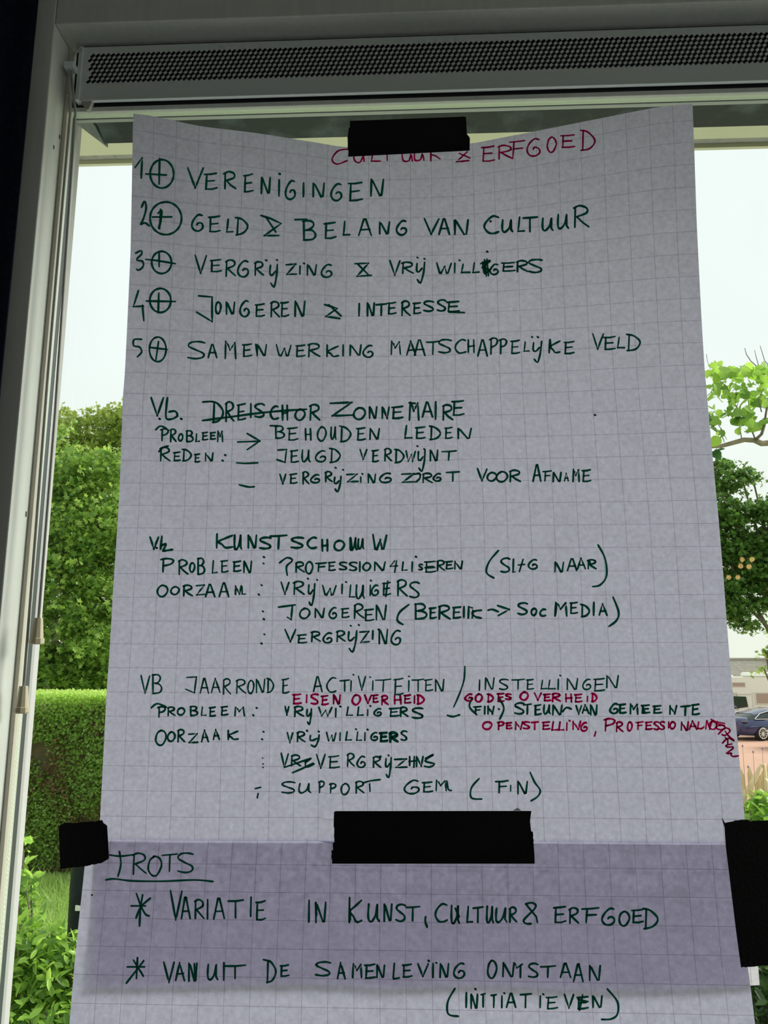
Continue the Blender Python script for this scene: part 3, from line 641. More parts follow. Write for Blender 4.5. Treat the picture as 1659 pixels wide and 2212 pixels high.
write(up, bI, 4.6, 'E1023,203,1087,277 I1108,208,1127,267 S1138,203,1197,277 E1208,213,1262,282 N1283,208,1342,277 O1408,208,1470,280 V1488,208,1542,272 E1540,208,1585,267 R1598,213,1650,282', 'red', RED)
write(up, bJ, 4.6, 'H148,213,207,277 E213,208,267,272 I278,213,294,272 D296,208,354,277 G608,203,667,257 O676,203,730,262 D752,203,802,264 E818,198,872,262 S868,203,917,247 O966,190,1027,252 V1058,196,1112,252 E1118,203,1172,257 R1173,198,1237,260 H1258,203,1312,264 E1318,203,1377,264 I1398,218,1414,260 D1428,198,1472,262', 'red', RED)
write(up, bI, 4.2, '~110,298;150,270;208,292 P148,285,208,362 R213,288,270,352 O276,293,332,347 B358,283,417,352 L428,288,472,352 E483,288,532,357 E558,283,612,350 M646,288,722,352 .793,297;772,345 V973,283,1007,347 R1033,283,1102,357 y1113,298,1155,407 W1193,288,1284,357 I1298,298,1314,360 .1335,288 L1368,288,1420,352 L1438,288,1487,352 I1506,303,1520,352 .1530,285 G1548,298,1607,352')
write(up, bJ, 4.4, 'E118,293,192,357 R188,288,247,357 S263,293,347,370 ~498,345;535,354;578,342 ~660,235;642,290;690,342 F663,283,722,342 I733,283,749,342 N753,283,807,342 .832,305 ~835,235;865,300;838,370 S928,260,1002,342 T988,268,1047,342 E1058,273,1112,347 /1070,285;1072,345 U1118,273,1170,342 N1173,275,1247,347 ~1245,322;1270,295;1302,305 V1328,278,1372,342 A1368,273,1420,337 N1418,273,1474,347')
write(up, bK, 4.8, 'G628,266,692,337 E688,268,742,337 M758,268,822,342 E833,273,897,337 E908,278,972,337 /845,285;860,330 N1013,278,1072,342 T1088,278,1157,350 E1158,268,1217,347')
write(up, bJ, 4.4, 'O723,383,792,440 P818,383,872,442 E873,388,922,437 N933,383,992,442 S983,383,1037,437 T1038,383,1092,442 E1108,383,1167,442 L1168,383,1217,447 L1213,383,1257,447 I1263,388,1282,447 .1290,380 N1303,378,1367,442 G1358,388,1410,452 /1460,452;1452,480 P1508,363,1592,452 R1588,383,1642,457', 'red', RED)
write(up, bK, 4.2, 'O743,383,782,450 F798,383,852,442 E858,383,912,442 S912,383,957,442 S953,383,992,442 I1006,383,1022,432 O1018,383,1062,437 N1088,383,1147,447 A1143,378,1202,442 L1193,383,1237,437', 'red', RED)
write(up, (1509, 1380), 3.7, '~-5,1018;30,1025;60,1000 /90,930;80,1025 /95,930;125,1030;150,930 o160,985,42,45 /140,915;200,945;295,962 /205,965;290,985 /210,940;195,1010 o250,1008,50,25 ~222,1085;290,1020;335,1020;355,1052;300,1098;265,1088 ~300,1050;345,1110;400,1152 ~268,1188;330,1132;400,1158 /300,1120;330,1150;330,1190 ~378,1195;310,1212;330,1232;385,1228;385,1250;330,1290;312,1310;375,1298;365,1325;400,1338;452,1330', 'red', 'red handwritten word running down the right edge', s=5.267)
write(up, bI, 4.2, 'O136,438,212,543 O213,448,270,518 R278,433,332,522 Z348,460,417,530 A433,438,487,522 A508,433,557,507 K598,438,677,507 .838,452;828,500 V988,453,1032,527 R1050,448,1112,522 y1132,468,1207,553 .1120,445;1195,450 W1243,453,1312,517 I1326,453,1342,512 L1363,448,1412,512 L1433,448,1477,514 .1437,435 I1487,453,1503,512 .1512,438 G1528,453,1582,512')
write(up, bJ, 6.5, 'E55,450,118,522 R118,450,185,525')
write(up, bJ, 4.2, 'S193,443,242,512')
write(up, bI, 2.6, '.832,622;835,660;835,683')
write(up, bI, 4.0, 'V948,588,1002,687 R1013,598,1082,677 ~1105,645;1150,625;1112,650;1118,680;1168,660 /975,682;1145,624 /1025,718;1090,690;1160,655 V1178,593,1242,692 E1256,603,1334,692 R1376,588,1432,682 G1438,608,1502,687 R1543,608,1602,687')
write(up, bJ, 4.2, 'y93,613,142,750 .65,612;118,605 Z153,623,242,690 /255,612;255,670 /285,612;282,682 /250,645;290,640 N290,608,347,682 ~355,625;410,600;355,640;415,660;385,680;350,675')
write(up, bI, 3.8, '/785,820;820,812 /803,852;798,880 S948,773,1047,854 U1063,783,1147,852 P1190,768,1237,852 P1262,783,1312,852 O1336,783,1397,862 R1430,768,1492,852 ~1480,785;1530,770;1595,762 /1525,790;1528,838')
write(up, bJ, 4.0, 'G213,763,322,858 E333,773,407,847 M418,763,500,838 ~495,770;505,825;525,832 ~705,755;655,815;655,880;722,888 F808,765,898,852 I903,795,915,840 N946,768,1022,857 ~1035,715;1065,780;1100,830;1085,870;1040,900')
LO = lo
write(lo, bL, 4.0, '~52,50;120,58;205,48 ~115,28;124,110;105,190 R196,33,292,177 O298,53,392,187 T388,38,495,162 S482,33,600,168')
write(lo, bL, 4.0, '~25,212;80,205;200,218;400,220;600,212;722,222', label='green underline below the first word')
write(lo, bL, 4.4, '/225,300;255,385 /265,308;250,400;245,510 ~315,330;255,385;222,460 /190,380;285,380 ~255,385;285,435;310,445 V440,275,524,478 A512,322,577,468 R598,333,667,467 I678,333,694,467 A720,328,800,468 T816,336,922,462 I953,318,980,452 E993,343,1067,477 I1333,338,1352,487 N1376,352,1457,492 /1385,360;1392,440')
write(lo, bM, 4.6, 'K362,172,460,342 /375,240;380,320 U490,213,572,337 N590,213,655,332 S668,215,742,334 T738,228,834,330 ~868,300;866,330;878,368 C926,213,1012,337 U1028,223,1092,348 /1075,235;1080,330 /1060,245;1085,300 L1128,228,1177,344 T1170,232,1245,340 U1258,228,1312,344 U1316,238,1400,340 R1406,233,1462,340')
write(lo, bN, 4.6, '~555,218;600,210;620,240;545,320;560,345;592,345 /560,222;625,300;632,335 E733,228,822,344 R833,238,904,347 F916,238,1034,344 G1043,243,1140,358 O1156,260,1232,362 E1238,248,1322,344 D1312,243,1417,382')
write(lo, bL, 4.4, '/165,775;278,775 /232,715;225,850 /205,730;270,835 /272,735;230,790;160,880 V398,738,475,882 A475,743,542,867 N556,746,622,872 /600,755;605,850 U680,753,757,862 I783,743,799,867 T796,758,937,857 D1060,728,1132,882 /1048,728;1090,738 E1152,758,1217,842 S1376,738,1487,837 A1522,743,1582,857')
write(lo, bM, 4.4, 'M388,600,462,698 E468,603,547,704 N543,608,607,698 L648,598,702,707 E713,603,784,697 V812,598,890,692 I908,598,924,697 N953,598,1022,697 .937,598;888,585 G1043,598,1127,702')
write(lo, bN, 4.4, 'O306,578,372,702 N398,593,487,694 Y485,600,540,697 S566,598,642,697 T648,613,757,697 A776,598,852,697 A862,603,932,724 N960,612,1047,718')
write(lo, bN, 4.4, '~98,765;52,850;55,930;120,945 I163,788,180,892 N195,798,250,898 .230,768 T262,793,300,888 T328,798,372,892 I394,808,410,892 .418,795 A427,793,496,892 T516,793,598,892 I643,808,658,894 .670,802 E686,813,767,902 V803,798,872,898 E883,813,967,902 /925,805;905,905 /895,835;960,850 N981,808,1057,892 ~1085,768;1150,850;1150,930;1110,962;1048,965')
for (px, py, sf_, so) in ((199, 1933, s_lo, lo), (1107, 1754, s_up, up)):
    c = hit(px, py, sf_, .0004)
    MB().add([c+Vector((math.cos(a*.785), 0, math.sin(a*.785)))*.0010 for a in range(8)], [tuple(range(8))]).build('ink_speck', M['tape'], so)

# ================================================================== OUTSIDE
LAWN = EYE-1.9; LOW = EYE-3.55
rg = random.Random(7)
# overhang: cream soffit, batten, fascia
zs_ = 2.5
def far(py, z, px=830): return on_z(px, py, z).y
yS = far(322, zs_)
sof = empty('overhang_soffit', (0, .2, zs_), kind='structure')
MB().box(-2.2, 3.0, .205, yS-.004, zs_, zs_+.02).build('soffit_board', M['cream'], sof)
MB().box(-2.2, 3.0, yS, far(333, zs_), zs_+.004, zs_+.03).build('weathered_batten', M['batten'], sof)
yE = far(343, zs_-.004)
MB().box(-2.2, 3.0, far(333, zs_)+.0005, yE, zs_-.004, zs_+.16).build('fascia_board', M['cream'], sof)
MB().box(-2.2, 3.0, .2, yE, zs_+.161, zs_+.2).build('roof_edge', M['awning'], sof)
MB().box(-2.4, 3.6, .03, .2, zt+fw+.001, CZ+.3).build('outside_wall', M['cream'], None, kind='structure')
# awning casing over the window, seen from below
zb = EYE+.70
P = lambda px, py, z=zb: on_z(px, py, z)
yA2 = far(295, zb)
a0 = P(205, 272); a1 = P(226, 310)
aw = empty('awning_casing', (0, .1, zb), label='dusty black awning casing fixed above the window outside', category='awning')
MB().prism([(a0.x, a0.y-.02, zb), (a0.x+.004, a0.y, zb), (a1.x, a1.y, zb), (1.9, yA2, zb), (1.9, a0.y-.02, zb)], (0, 0, .09)).build('casing', M['awning'], aw)
b0 = P(166, 266); b1 = P(233, 317)
MB().prism([(b0.x, b0.y-.02, zb-.0015), (b0.x, b0.y, zb-.0015), (b1.x, b1.y, zb-.0015), (a1.x, a1.y-.001, zb-.0015), (a0.x, a0.y, zb-.0015), (a0.x, a0.y-.02, zb-.0015)], (0, 0, .093)).build('end_cap', M['awncap'], aw, label='grey tapered end cap')

# ground
gv = []; gf = []
ys = [.2, 2, 4, 6, 8, 9, 10, 11.5, 13, 14.5, 16, 20, 30, 60, 140]; xs = [-60, -20, -8, -4, -1, 1, 3, 6, 12, 25, 70]
def gz(x, y):
    t = min(max((y-8.5)/7.5, 0), 1) if x > -1 else min(max((y-14)/8, 0), 1)
    t = t*t*(3-2*t); return LAWN+(LOW-LAWN)*t
for y in ys:
    for x in xs: gv.append((x, y, gz(x, y)))
nx = len(xs)
fa = [[], []]
for j in range(len(ys)-1):
    for i in range(nx-1): a = j*nx+i; fa[1 if ys[j] >= 16 else 0].append((a, a+1, a+nx+1, a+nx))
mesh_obj('lawn', gv, fa[0], M['lawn'], smooth=True, kind='structure')
MB().box(-6, 9, .2, 2.1, LAWN-.05, LAWN+.03, .005).build('bounce_strip', M['bounce_pale'], kind='structure')  # unseen pale ground, added to bounce light up to the soffit
mesh_obj('paved_yard', gv, fa[1], M['paving'], smooth=True, kind='structure')

# ---- leaves
LT = {
 'oval': ([(0, 0, 0), (.19, .28, .05), (.20, .62, .04), (0, 1.05, -.05), (-.20, .62, .04), (-.19, .28, .05), (0, .5, -.02)], [(0, 1, 6), (1, 2, 6), (2, 3, 6), (3, 4, 6), (4, 5, 6), (5, 0, 6)]),
 'heart': ([(0, .08, 0), (.25, 0, .04), (.48, .2, .06), (.46, .55, .05), (.22, .85, 0), (0, 1.05, -.08), (-.22, .85, 0), (-.46, .55, .05), (-.48, .2, .06), (-.25, 0, .04), (0, .5, -.03)], [(i, (i+1) % 10, 10) for i in range(10)]),
 'maple': ([(0, 0, 0), (.42, .05, .03), (.22, .28, 0), (.52, .6, .04), (.16, .62, 0), (0, 1, -.05), (-.16, .62, 0), (-.52, .6, .04), (-.22, .28, 0), (-.42, .05, .03)], [(0, 1, 2), (2, 3, 4), (4, 5, 6), (6, 7, 8), (8, 9, 0), (0, 2, 4), (0, 4, 6), (0, 6, 8)]),
 'small': ([(0, 0, 0), (.33, .45, .04), (0, 1, 0), (-.33, .45, .04)], [(0, 1, 3), (1, 2, 3)]),
 'blade': ([(-.02, 0, 0), (.02, 0, 0), (.03, .5, .06), (0, 1, .25), (-.01, .5, .06)], [(0, 1, 2, 4), (4, 2, 3)]),
}
def leaves(pos, size, kind, seed, droop=.0, up=.35, jitter=.35, tintf=None):
    """pos: n x 3.  returns verts, faces, tint"""
    r = np.random.default_rng(seed); n = len(pos); tv, tf = LT[kind]; tv = np.array(tv); k = len(tv)
    nr = r.normal(size=(n, 3)); nr[:, 2] = np.abs(nr[:, 2])*1.0+up; nr /= np.linalg.norm(nr, axis=1)[:, None]
    d = r.normal(size=(n, 3)); d[:, 2] -= droop; d -= nr*(d*nr).sum(1)[:, None]; d /= np.linalg.norm(d, axis=1)[:, None]
    s = np.cross(d, nr); sz = size*(1+r.uniform(-jitter, jitter, n))
    V = pos[:, None, :]+sz[:, None, None]*(tv[None, :, 0, None]*s[:, None, :]+(tv[None, :, 1, None]-.3)*d[:, None, :]+tv[None, :, 2, None]*nr[:, None, :]*1.5)
    T = r.beta(2, 2, n) if tintf is None else np.clip(tintf(pos, r), 0, 1)
    faces = [tuple(int(a)+i*k for a in f) for i in range(n) for f in tf]
    return V.reshape(-1, 3).tolist(), faces, np.repeat(T, k).tolist()
def ell(c, rad, n, seed, shell=.55):
    r = np.random.default_rng(seed); d = r.normal(size=(n, 3)); d /= np.linalg.norm(d, axis=1)[:, None]
    rr = shell+(1-shell)*r.random(n)**.7
    bump = 1+.13*np.sin(d[:, 0]*7+seed)*np.cos(d[:, 2]*6+seed)+.08*np.sin(d[:, 1]*13+d[:, 2]*11)
    return np.array(c)+d*(rr*bump)[:, None]*np.array(rad)
def clumpy(c, rad, n, seed, shell=.45, per=34):
    """leaves gathered in sprays, with some scattered inside the crown"""
    r = np.random.default_rng(seed+1000); m = max(6, n//per); cc = ell(c, rad, m, seed, shell)
    idx = r.integers(0, m, int(n*.8)); sp_ = r.normal(size=(len(idx), 3))*np.array([.13, .13, .055])
    sp_[:, 2] -= np.abs(sp_[:, 0])*.35
    return np.concatenate([cc[idx]+sp_, ell(c, np.array(rad)*.85, n-len(idx), seed+5, .1)])
def at(px, py, dist):
    """a point of the garden: the photo ray at a given distance beyond the window"""
    return on_y(px, py, dist)
def foliage(name, pos, size, kind, mat, seed, parent, **k):
    v, f, t = leaves(pos, size, kind, seed, **k)
    return mesh_obj(name, v, f, mat, parent, smooth=True, cols=t, kind='stuff')

# left: two maples behind the hedge
def tree(label, blobs, n, size, kind, mat, seed, trunk, group='trees beyond the garden', bark='bark', shell=.45, limbs=()):
    """blobs: (px, py, distance, radius in m, flatten)"""
    base = Vector(trunk); t = empty('tree', base, label=label, category='tree', group=group)
    vol = sum(b[3]**2 for b in blobs); P_ = []
    for i, b in enumerate(blobs):
        P_.append(clumpy(at(b[0], b[1], b[2]), (b[3], b[3]*.8, b[3]*b[4]), max(40, int(n*b[3]**2/vol)), seed+i, shell))
    foliage('foliage', np.concatenate(P_), size, kind, M[mat], seed, t, droop=.6)
    top = at(*blobs[0][:3]); m = MB()
    m.tube([base, base.lerp(top, .35)+Vector((.1, 0, 0)), base.lerp(top, .7)+Vector((-.06, .05, 0)), top], [.16, .12, .08, .03], 8).build('trunk', M[bark], t, smooth=True)
    for i, b in enumerate(blobs[1:9]):
        c = at(*b[:3]); s = base.lerp(top, .45+.05*(i % 4))
        MB().tube([s, s.lerp(c, .5)+Vector((0, 0, .12)), c], [.06, .035, .015], 6).build('branch', M[bark], t, smooth=True)
    return t
tree('dense green maple behind the clipped hedge at the left',
     [(170, 1230, 11.5, 1.5, 1.0), (90, 1080, 11.5, 1.15, 1), (215, 1130, 11.3, .95, 1), (150, 1020, 11.6, .62, .8), (225, 1020, 11.4, .6, .8), (90, 1350, 11.0, 1.0, 1), (240, 1380, 11.0, 1.0, 1), (20, 1250, 12, 1.4, 1), (330, 1200, 12, 1.6, 1), (340, 1400, 11.6, 1.2, 1), (130, 1470, 11.2, .8, .8), (260, 1480, 11.2, .8, .8), (40, 1450, 11.2, .8, .9)],
     42000, .085, 'maple', 'maple_l', 21, (on_y(200, 1400, 12).x, 12.2, LAWN), shell=.35)
tree('yellow-green tree crown showing above the left maple',
     [(180, 1000, 15.5, 1.25, .95), (105, 985, 15.5, .75, .9), (150, 925, 15.6, .52, .9), (235, 935, 15.4, .62, 1), (265, 900, 15.4, .4, .8), (330, 960, 15.6, 1.1, 1), (60, 1080, 15.6, 1.2, 1)],
     15000, .09, 'maple', 'maple_y', 41, (on_y(210, 1100, 15.6).x, 16.0, LAWN-.2), shell=.35)
# inner darkness of the crowns is real: more leaves deep inside

# hedge: clipped box of leaves
h0, h1 = on_y(-260, 1500, 6.65), on_y(520, 1500, 6.65); hz_ = on_y(150, 1499, 6.7).z
hed = empty('clipped_hedge', ((h0.x+h1.x)/2, 7.1, LAWN), label='tall clipped green hedge with brown patches along the lawn', category='hedge')
MB().box(h0.x, h1.x, 6.82, 7.6, LAWN, hz_-.1, .05).build('hedge_core', M['hedge_b'], hed, kind='stuff')
r = np.random.default_rng(5)
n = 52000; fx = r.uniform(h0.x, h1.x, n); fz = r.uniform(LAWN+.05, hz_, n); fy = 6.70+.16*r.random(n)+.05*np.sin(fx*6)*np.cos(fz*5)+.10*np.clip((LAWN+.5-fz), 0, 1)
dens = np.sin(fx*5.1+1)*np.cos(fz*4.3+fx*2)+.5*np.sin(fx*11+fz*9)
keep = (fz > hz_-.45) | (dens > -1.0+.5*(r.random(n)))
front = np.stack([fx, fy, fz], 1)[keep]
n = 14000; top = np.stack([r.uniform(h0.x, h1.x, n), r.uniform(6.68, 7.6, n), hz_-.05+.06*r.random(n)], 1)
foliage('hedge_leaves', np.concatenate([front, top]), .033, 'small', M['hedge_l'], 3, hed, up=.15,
        tintf=lambda p, g: .25+.3*g.random(len(p))+.5*(p[:, 2] > hz_-.09)+.2*np.clip((p[:, 2]-hz_+.5)*2, 0, 1))  # lighter tint along the top paints in the lit upper face
n = 12000; fx = r.uniform(h0.x, h1.x, n); fz = r.uniform(LAWN+.05, hz_-.3, n)
kp = (np.sin(fx*7.3+2)*np.cos(fz*5.1-fx)+.6*np.sin(fx*15+fz*3)+.35*(LAWN+.9-fz)) > .35
foliage('dry_leaves', np.stack([fx, 6.69+.12*r.random(n), fz], 1)[kp], .034, 'small', M['dry_l'], 4, hed)['label'] = 'brown dry leaves in patches'
# grass: tufts over the near lawn
n = 15000; gx = r.uniform(-5.2, 1.0, n); gy = 4.66+r.random(n)*1.9
foliage('grass_blades', np.stack([gx, gy, np.full(n, LAWN+.02)], 1), .14, 'blade', M['grass'], 9, None, up=-.6, droop=-2.2)
bpy.data.objects['grass_blades'].name = 'lawn_grass'; g_ = bpy.data.objects['lawn_grass']; g_['label'] = 'long green lawn grass in front of the hedge'; g_['category'] = 'grass'

# ---- shrubs near the window: large leaves are parts of their own, the rest joined
def leaf_proto(kind, mat, tint, name):
    tv, tf = LT[kind]; me = bpy.data.meshes.new(name); me.from_pydata(tv, [], tf)
    a = me.attributes.new('tint', 'FLOAT', 'POINT'); a.data.foreach_set('value', [tint]*len(tv)); me.materials.append(mat); me.polygons.foreach_set('use_smooth', [True]*len(tf)); return me
def place_leaves(root, protos, pos, size, seed, droop, up, name='leaf'):
    r = random.Random(seed); zlo, zhi = min(p[2] for p in pos), max(p[2] for p in pos)
    for i, p in enumerate(pos):
        o = bpy.data.objects.new(name, protos[min(len(protos)-1, max(0, int(len(protos)*(r.random()*.6+.55*(p[2]-zlo)/(zhi-zlo)))))])  # darker tints low down paint in the shade inside the bush
        nr = Vector((r.gauss(0, 1), r.gauss(0, 1)-.5, abs(r.gauss(0, 1))+up)).normalized()
        d = Vector((r.gauss(0, 1), r.gauss(0, 1), r.gauss(0, 1)-droop)); d = (d-nr*d.dot(nr)).normalized(); s = d.cross(nr)
        z = size*r.uniform(.65, 1.25)
        o.matrix_world = Matrix(((s.x*z, d.x*z, nr.x*z*1.5, p[0]), (s.y*z, d.y*z, nr.y*z*1.5, p[1]), (s.z*z, d.z*z, nr.z*z*1.5, p[2]), (0, 0, 0, 1)))
        COL.objects.link(o); mw = o.matrix_world.copy(); o.parent = root; o.matrix_parent_inverse = Matrix.Translation(-root.location)
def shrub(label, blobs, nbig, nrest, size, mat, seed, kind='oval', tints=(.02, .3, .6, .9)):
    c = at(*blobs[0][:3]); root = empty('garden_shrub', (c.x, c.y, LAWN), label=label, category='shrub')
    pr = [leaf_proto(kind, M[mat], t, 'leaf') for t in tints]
    tot = sum(b[3]**2 for b in blobs)
    big = np.concatenate([ell(at(*b[:3]), (b[3], b[3]*.8, b[3]*b[4]), int(nbig*b[3]**2/tot), seed+i, .8) for i, b in enumerate(blobs)])
    # the visible side: nearest the window
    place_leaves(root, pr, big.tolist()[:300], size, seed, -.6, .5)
    rest = np.concatenate([ell(at(*b[:3]), (b[3], b[3]*.8, b[3]*b[4]), int(nrest*b[3]**2/tot), seed+50+i, .3) for i, b in enumerate(blobs)])
    foliage('inner_leaves', rest, size*.85, kind, M[mat], seed+7, root, droop=-.5, tintf=lambda p, g: .15+.7*g.random(len(p)))
    m = MB(); rr = random.Random(seed)
    for b in blobs:
        for k in range(4):
            e = at(*b[:3])+Vector((rr.uniform(-1, 1), rr.uniform(-1, 1), .6))*b[3]*.7
            m.tube([Vector((c.x+rr.uniform(-.08, .08), c.y+rr.uniform(-.08, .08), LAWN)), Vector((c.x, c.y, LAWN)).lerp(e, .5)+Vector((rr.uniform(-.05, .05), 0, 0)), e], [.012, .008, .003], 5)
    m.build('stems', M['bark'], root, kind='stuff')
    return root
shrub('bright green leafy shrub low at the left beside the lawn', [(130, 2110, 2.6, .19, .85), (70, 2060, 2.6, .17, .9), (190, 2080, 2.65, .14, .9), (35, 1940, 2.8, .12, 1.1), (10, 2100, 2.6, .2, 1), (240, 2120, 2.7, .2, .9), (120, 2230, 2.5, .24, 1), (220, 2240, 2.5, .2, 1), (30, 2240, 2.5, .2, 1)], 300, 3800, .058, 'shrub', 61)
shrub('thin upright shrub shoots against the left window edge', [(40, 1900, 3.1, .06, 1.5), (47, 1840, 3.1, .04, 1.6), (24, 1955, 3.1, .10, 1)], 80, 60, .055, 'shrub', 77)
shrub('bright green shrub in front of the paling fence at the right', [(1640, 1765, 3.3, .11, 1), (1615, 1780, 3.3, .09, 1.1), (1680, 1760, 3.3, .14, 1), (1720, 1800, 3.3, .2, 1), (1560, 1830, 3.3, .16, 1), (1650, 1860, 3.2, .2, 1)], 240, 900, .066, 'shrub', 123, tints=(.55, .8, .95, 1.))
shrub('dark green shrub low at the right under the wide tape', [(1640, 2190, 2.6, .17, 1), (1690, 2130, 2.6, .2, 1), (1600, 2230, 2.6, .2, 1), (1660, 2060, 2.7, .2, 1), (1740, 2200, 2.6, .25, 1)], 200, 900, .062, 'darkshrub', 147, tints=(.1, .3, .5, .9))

# black container by the lawn
c0 = on_y(150, 1985, 4.2); c1 = on_y(205, 1985, 4.2); xm = (c0.x+c1.x)/2+.05; rb = xm-c0.x; zt_ = on_y(170, 1845, 4.2).z
bn = empty('garden_bin', (xm, 4.2, LAWN), label='tall rounded black garden bin on the lawn, mostly behind the sheets', category='bin')
MB().lathe((xm, 4.2, LAWN), [(rb*.86, 0), (rb*.94, .05), (rb, .4), (rb*1.02, .6), (rb*.99, zt_-LAWN-.05), (rb*1.0, zt_-LAWN-.03), (rb*.99, zt_-LAWN)], 24).build('bin_body', M['blackpl'], bn, smooth=True)
MB().lathe((xm, 4.2, zt_), [(rb*1.06, 0), (rb*1.06, .02), (rb*.9, .05), (rb*.3, .06)], 24).build('bin_lid', M['blackpl'], bn, smooth=True)
lp = on_y(166, 1962, 4.2-rb)
MB().box(lp.x-.012, lp.x+.03, lp.y+.0, lp.y+.05, lp.z-.016, lp.z+.016, .004).build('handle_clip', M['white'], bn, label='small pale clip')

# ---- right side: catalpa branch with big leaves, one by one
ct = Vector((6.2, 7.4, LAWN)); DC = 7.0
ca = empty('tree', ct, label='catalpa tree with large bright leaves on a bare curved limb at the right', category='tree', group='trees beyond the garden')
br = [(1480, 975), (1535, 965), (1560, 963), (1582, 957), (1607, 950), (1630, 951), (1645, 958), (1670, 956), (1740, 985), (1850, 1060)]
lim = [at(px, py, DC+.02*i) for i, (px, py) in enumerate(br)]
MB().tube([ct, ct+Vector((-.1, 0, 1.2)), lim[-1].lerp(ct+Vector((0, 0, 2.2)), .3)], [.16, .14, .10], 10).build('trunk', M['barklight'], ca, smooth=True)
MB().tube(lim+[lim[-1].lerp(ct+Vector((0, 0, 2.2)), .3)], [.016, .019, .021, .023, .025, .028, .03, .035, .05, .07, .09], 8).build('main_limb', M['barklight'], ca, smooth=True)
for pts, r0 in (([(1632, 950), (1645, 938), (1651, 920), (1653, 903), (1660, 860)], .018), ([(1632, 950), (1622, 925), (1605, 900), (1580, 862), (1570, 835), (1545, 815), (1520, 800)], .008),
                ([(1659, 820), (1641, 797), (1622, 780), (1612, 765), (1609, 752)], .006), ([(1641, 797), (1633, 770), (1630, 756)], .004), ([(1672, 800), (1652, 780), (1642, 747)], .005),
                ([(1602, 948), (1597, 915), (1590, 885), (1600, 850)], .005), ([(1645, 890), (1638, 862), (1650, 840)], .006), ([(1540, 900), (1560, 930), (1570, 950)], .004), ([(1526, 765), (1528, 780), (1535, 798)], .003)):
    MB().tube([at(px, py, DC+.03) for px, py in pts], [r0*(1-.6*i/len(pts)) for i in range(len(pts))], 6).build('twig', M['bark'], ca, smooth=True)
rr = np.random.default_rng(15)
LP = []
for (cx, cy, rx, ry, n) in ((1544, 790, 14, 10, 7), (1560, 808, 16, 10, 11), (1600, 800, 30, 12, 32), (1645, 797, 22, 12, 28), (1545, 845, 18, 20, 18), (1590, 840, 30, 22, 36), (1640, 850, 26, 30, 42), (1685, 840, 22, 50, 24), (1535, 900, 14, 22, 20), (1590, 885, 26, 18, 26), (1632, 905, 22, 18, 20), (1552, 935, 14, 12, 10), (1605, 925, 16, 8, 6), (1540, 978, 10, 7, 6), (1500, 850, 30, 60, 10), (1740, 860, 30, 60, 4)):
    a = rr.uniform(0, 2*math.pi, n); q = np.sqrt(rr.random(n))
    for i in range(n): LP.append(tuple(at(cx+rx*q[i]*math.cos(a[i]), cy+ry*q[i]*math.sin(a[i]), DC+rr.uniform(-.35, .35))))
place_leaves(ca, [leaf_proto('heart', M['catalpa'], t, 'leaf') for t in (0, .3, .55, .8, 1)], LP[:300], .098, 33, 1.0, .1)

# dark maple further off on the right
tree('dark green layered maple standing behind the right edge of the sheets',
     [(1690, 1200, 15, .9, .8), (1560, 1050, 15, .35, .9), (1600, 1025, 15, .22, .5), (1625, 1030, 15, .12, .5), (1575, 1110, 15, .45, .8), (1640, 1105, 15, .38, .6), (1560, 1190, 15, .42, .9), (1620, 1180, 15, .45, .8), (1570, 1265, 15, .42, .8), (1625, 1250, 15, .45, .8), (1590, 1310, 15, .35, .6), (1640, 1300, 15, .28, .5), (1612, 1345, 15, .2, .5), (1575, 1330, 15, .2, .5), (1555, 1000, 15, .25, .8), (1520, 1150, 15.3, .9, 1), (1760, 1150, 15.2, 1.1, 1)],
     24000, .09, 'maple', 'maple_d', 201, (at(1690, 1200, 15).x+.4, 15.2, gz(5, 15)), shell=.3)
tr2 = tree('thin twig of pale leaves beside the bungalow roof at the far right',
     [(1655, 1408, 20, .10, .7), (1650, 1444, 20, .07, .3), (1668, 1400, 20, .2, .8), (1690, 1380, 20, .5, 1)], 260, .10, 'maple', 'maple_l', 231, (at(1720, 1400, 20).x, 20.2, LOW))

# ---- chestnut paling fence
FD = 4.4
fe = empty('paling_fence', (on_y(1640, 1700, FD).x, FD, LAWN), label='rustic split wood paling fence at the right', category='fence')
rp_ = random.Random(3)
px = 1540
zf = on_y(1640, 1655, FD).z
x = on_y(1560, 1700, FD).x; xend = x+1.5
while x < xend:
    w_ = rp_.uniform(.022, .04); h = zf+rp_.uniform(-.05, .02); ln = rp_.uniform(-.03, .03); dy = rp_.uniform(-.02, .02)
    m = MB(); m.prism([(x, FD+dy, LAWN), (x+w_, FD+dy, LAWN), (x+w_+ln, FD+dy, h-.05), (x+w_*.55+ln, FD+dy, h), (x+ln, FD+dy, h-.035)], (0, .018, 0))
    m.build('paling', M['paling'], fe); x += w_+rp_.uniform(.008, .03)
p = on_y(1647, 1655, FD-.05); MB().tube([(p.x+.008, FD-.06, LAWN), (p.x+.004, FD-.06, p.z-.3), (p.x, FD-.06, p.z-.1), (p.x, FD-.06, p.z+.012)], [.026, .025, .022, .018], 8).build('post', M['paling'], fe, smooth=True, label='thicker round post')
a, b = on_y(1643, 1658, FD-.1), on_y(1606, 1722, FD-.1)
MB().tube([a, a.lerp(b, .5)+Vector((.004, 0, 0)), b+(b-a)*.4], [.016, .018, .02], 8).build('brace', M['paling'], fe, smooth=True, label='slanting brace pole')
MB().tube([(xend-1.5, FD+.022, LAWN+.35), (xend, FD+.03, LAWN+.36)], .006, 6).build('wire', M['bark'], fe)
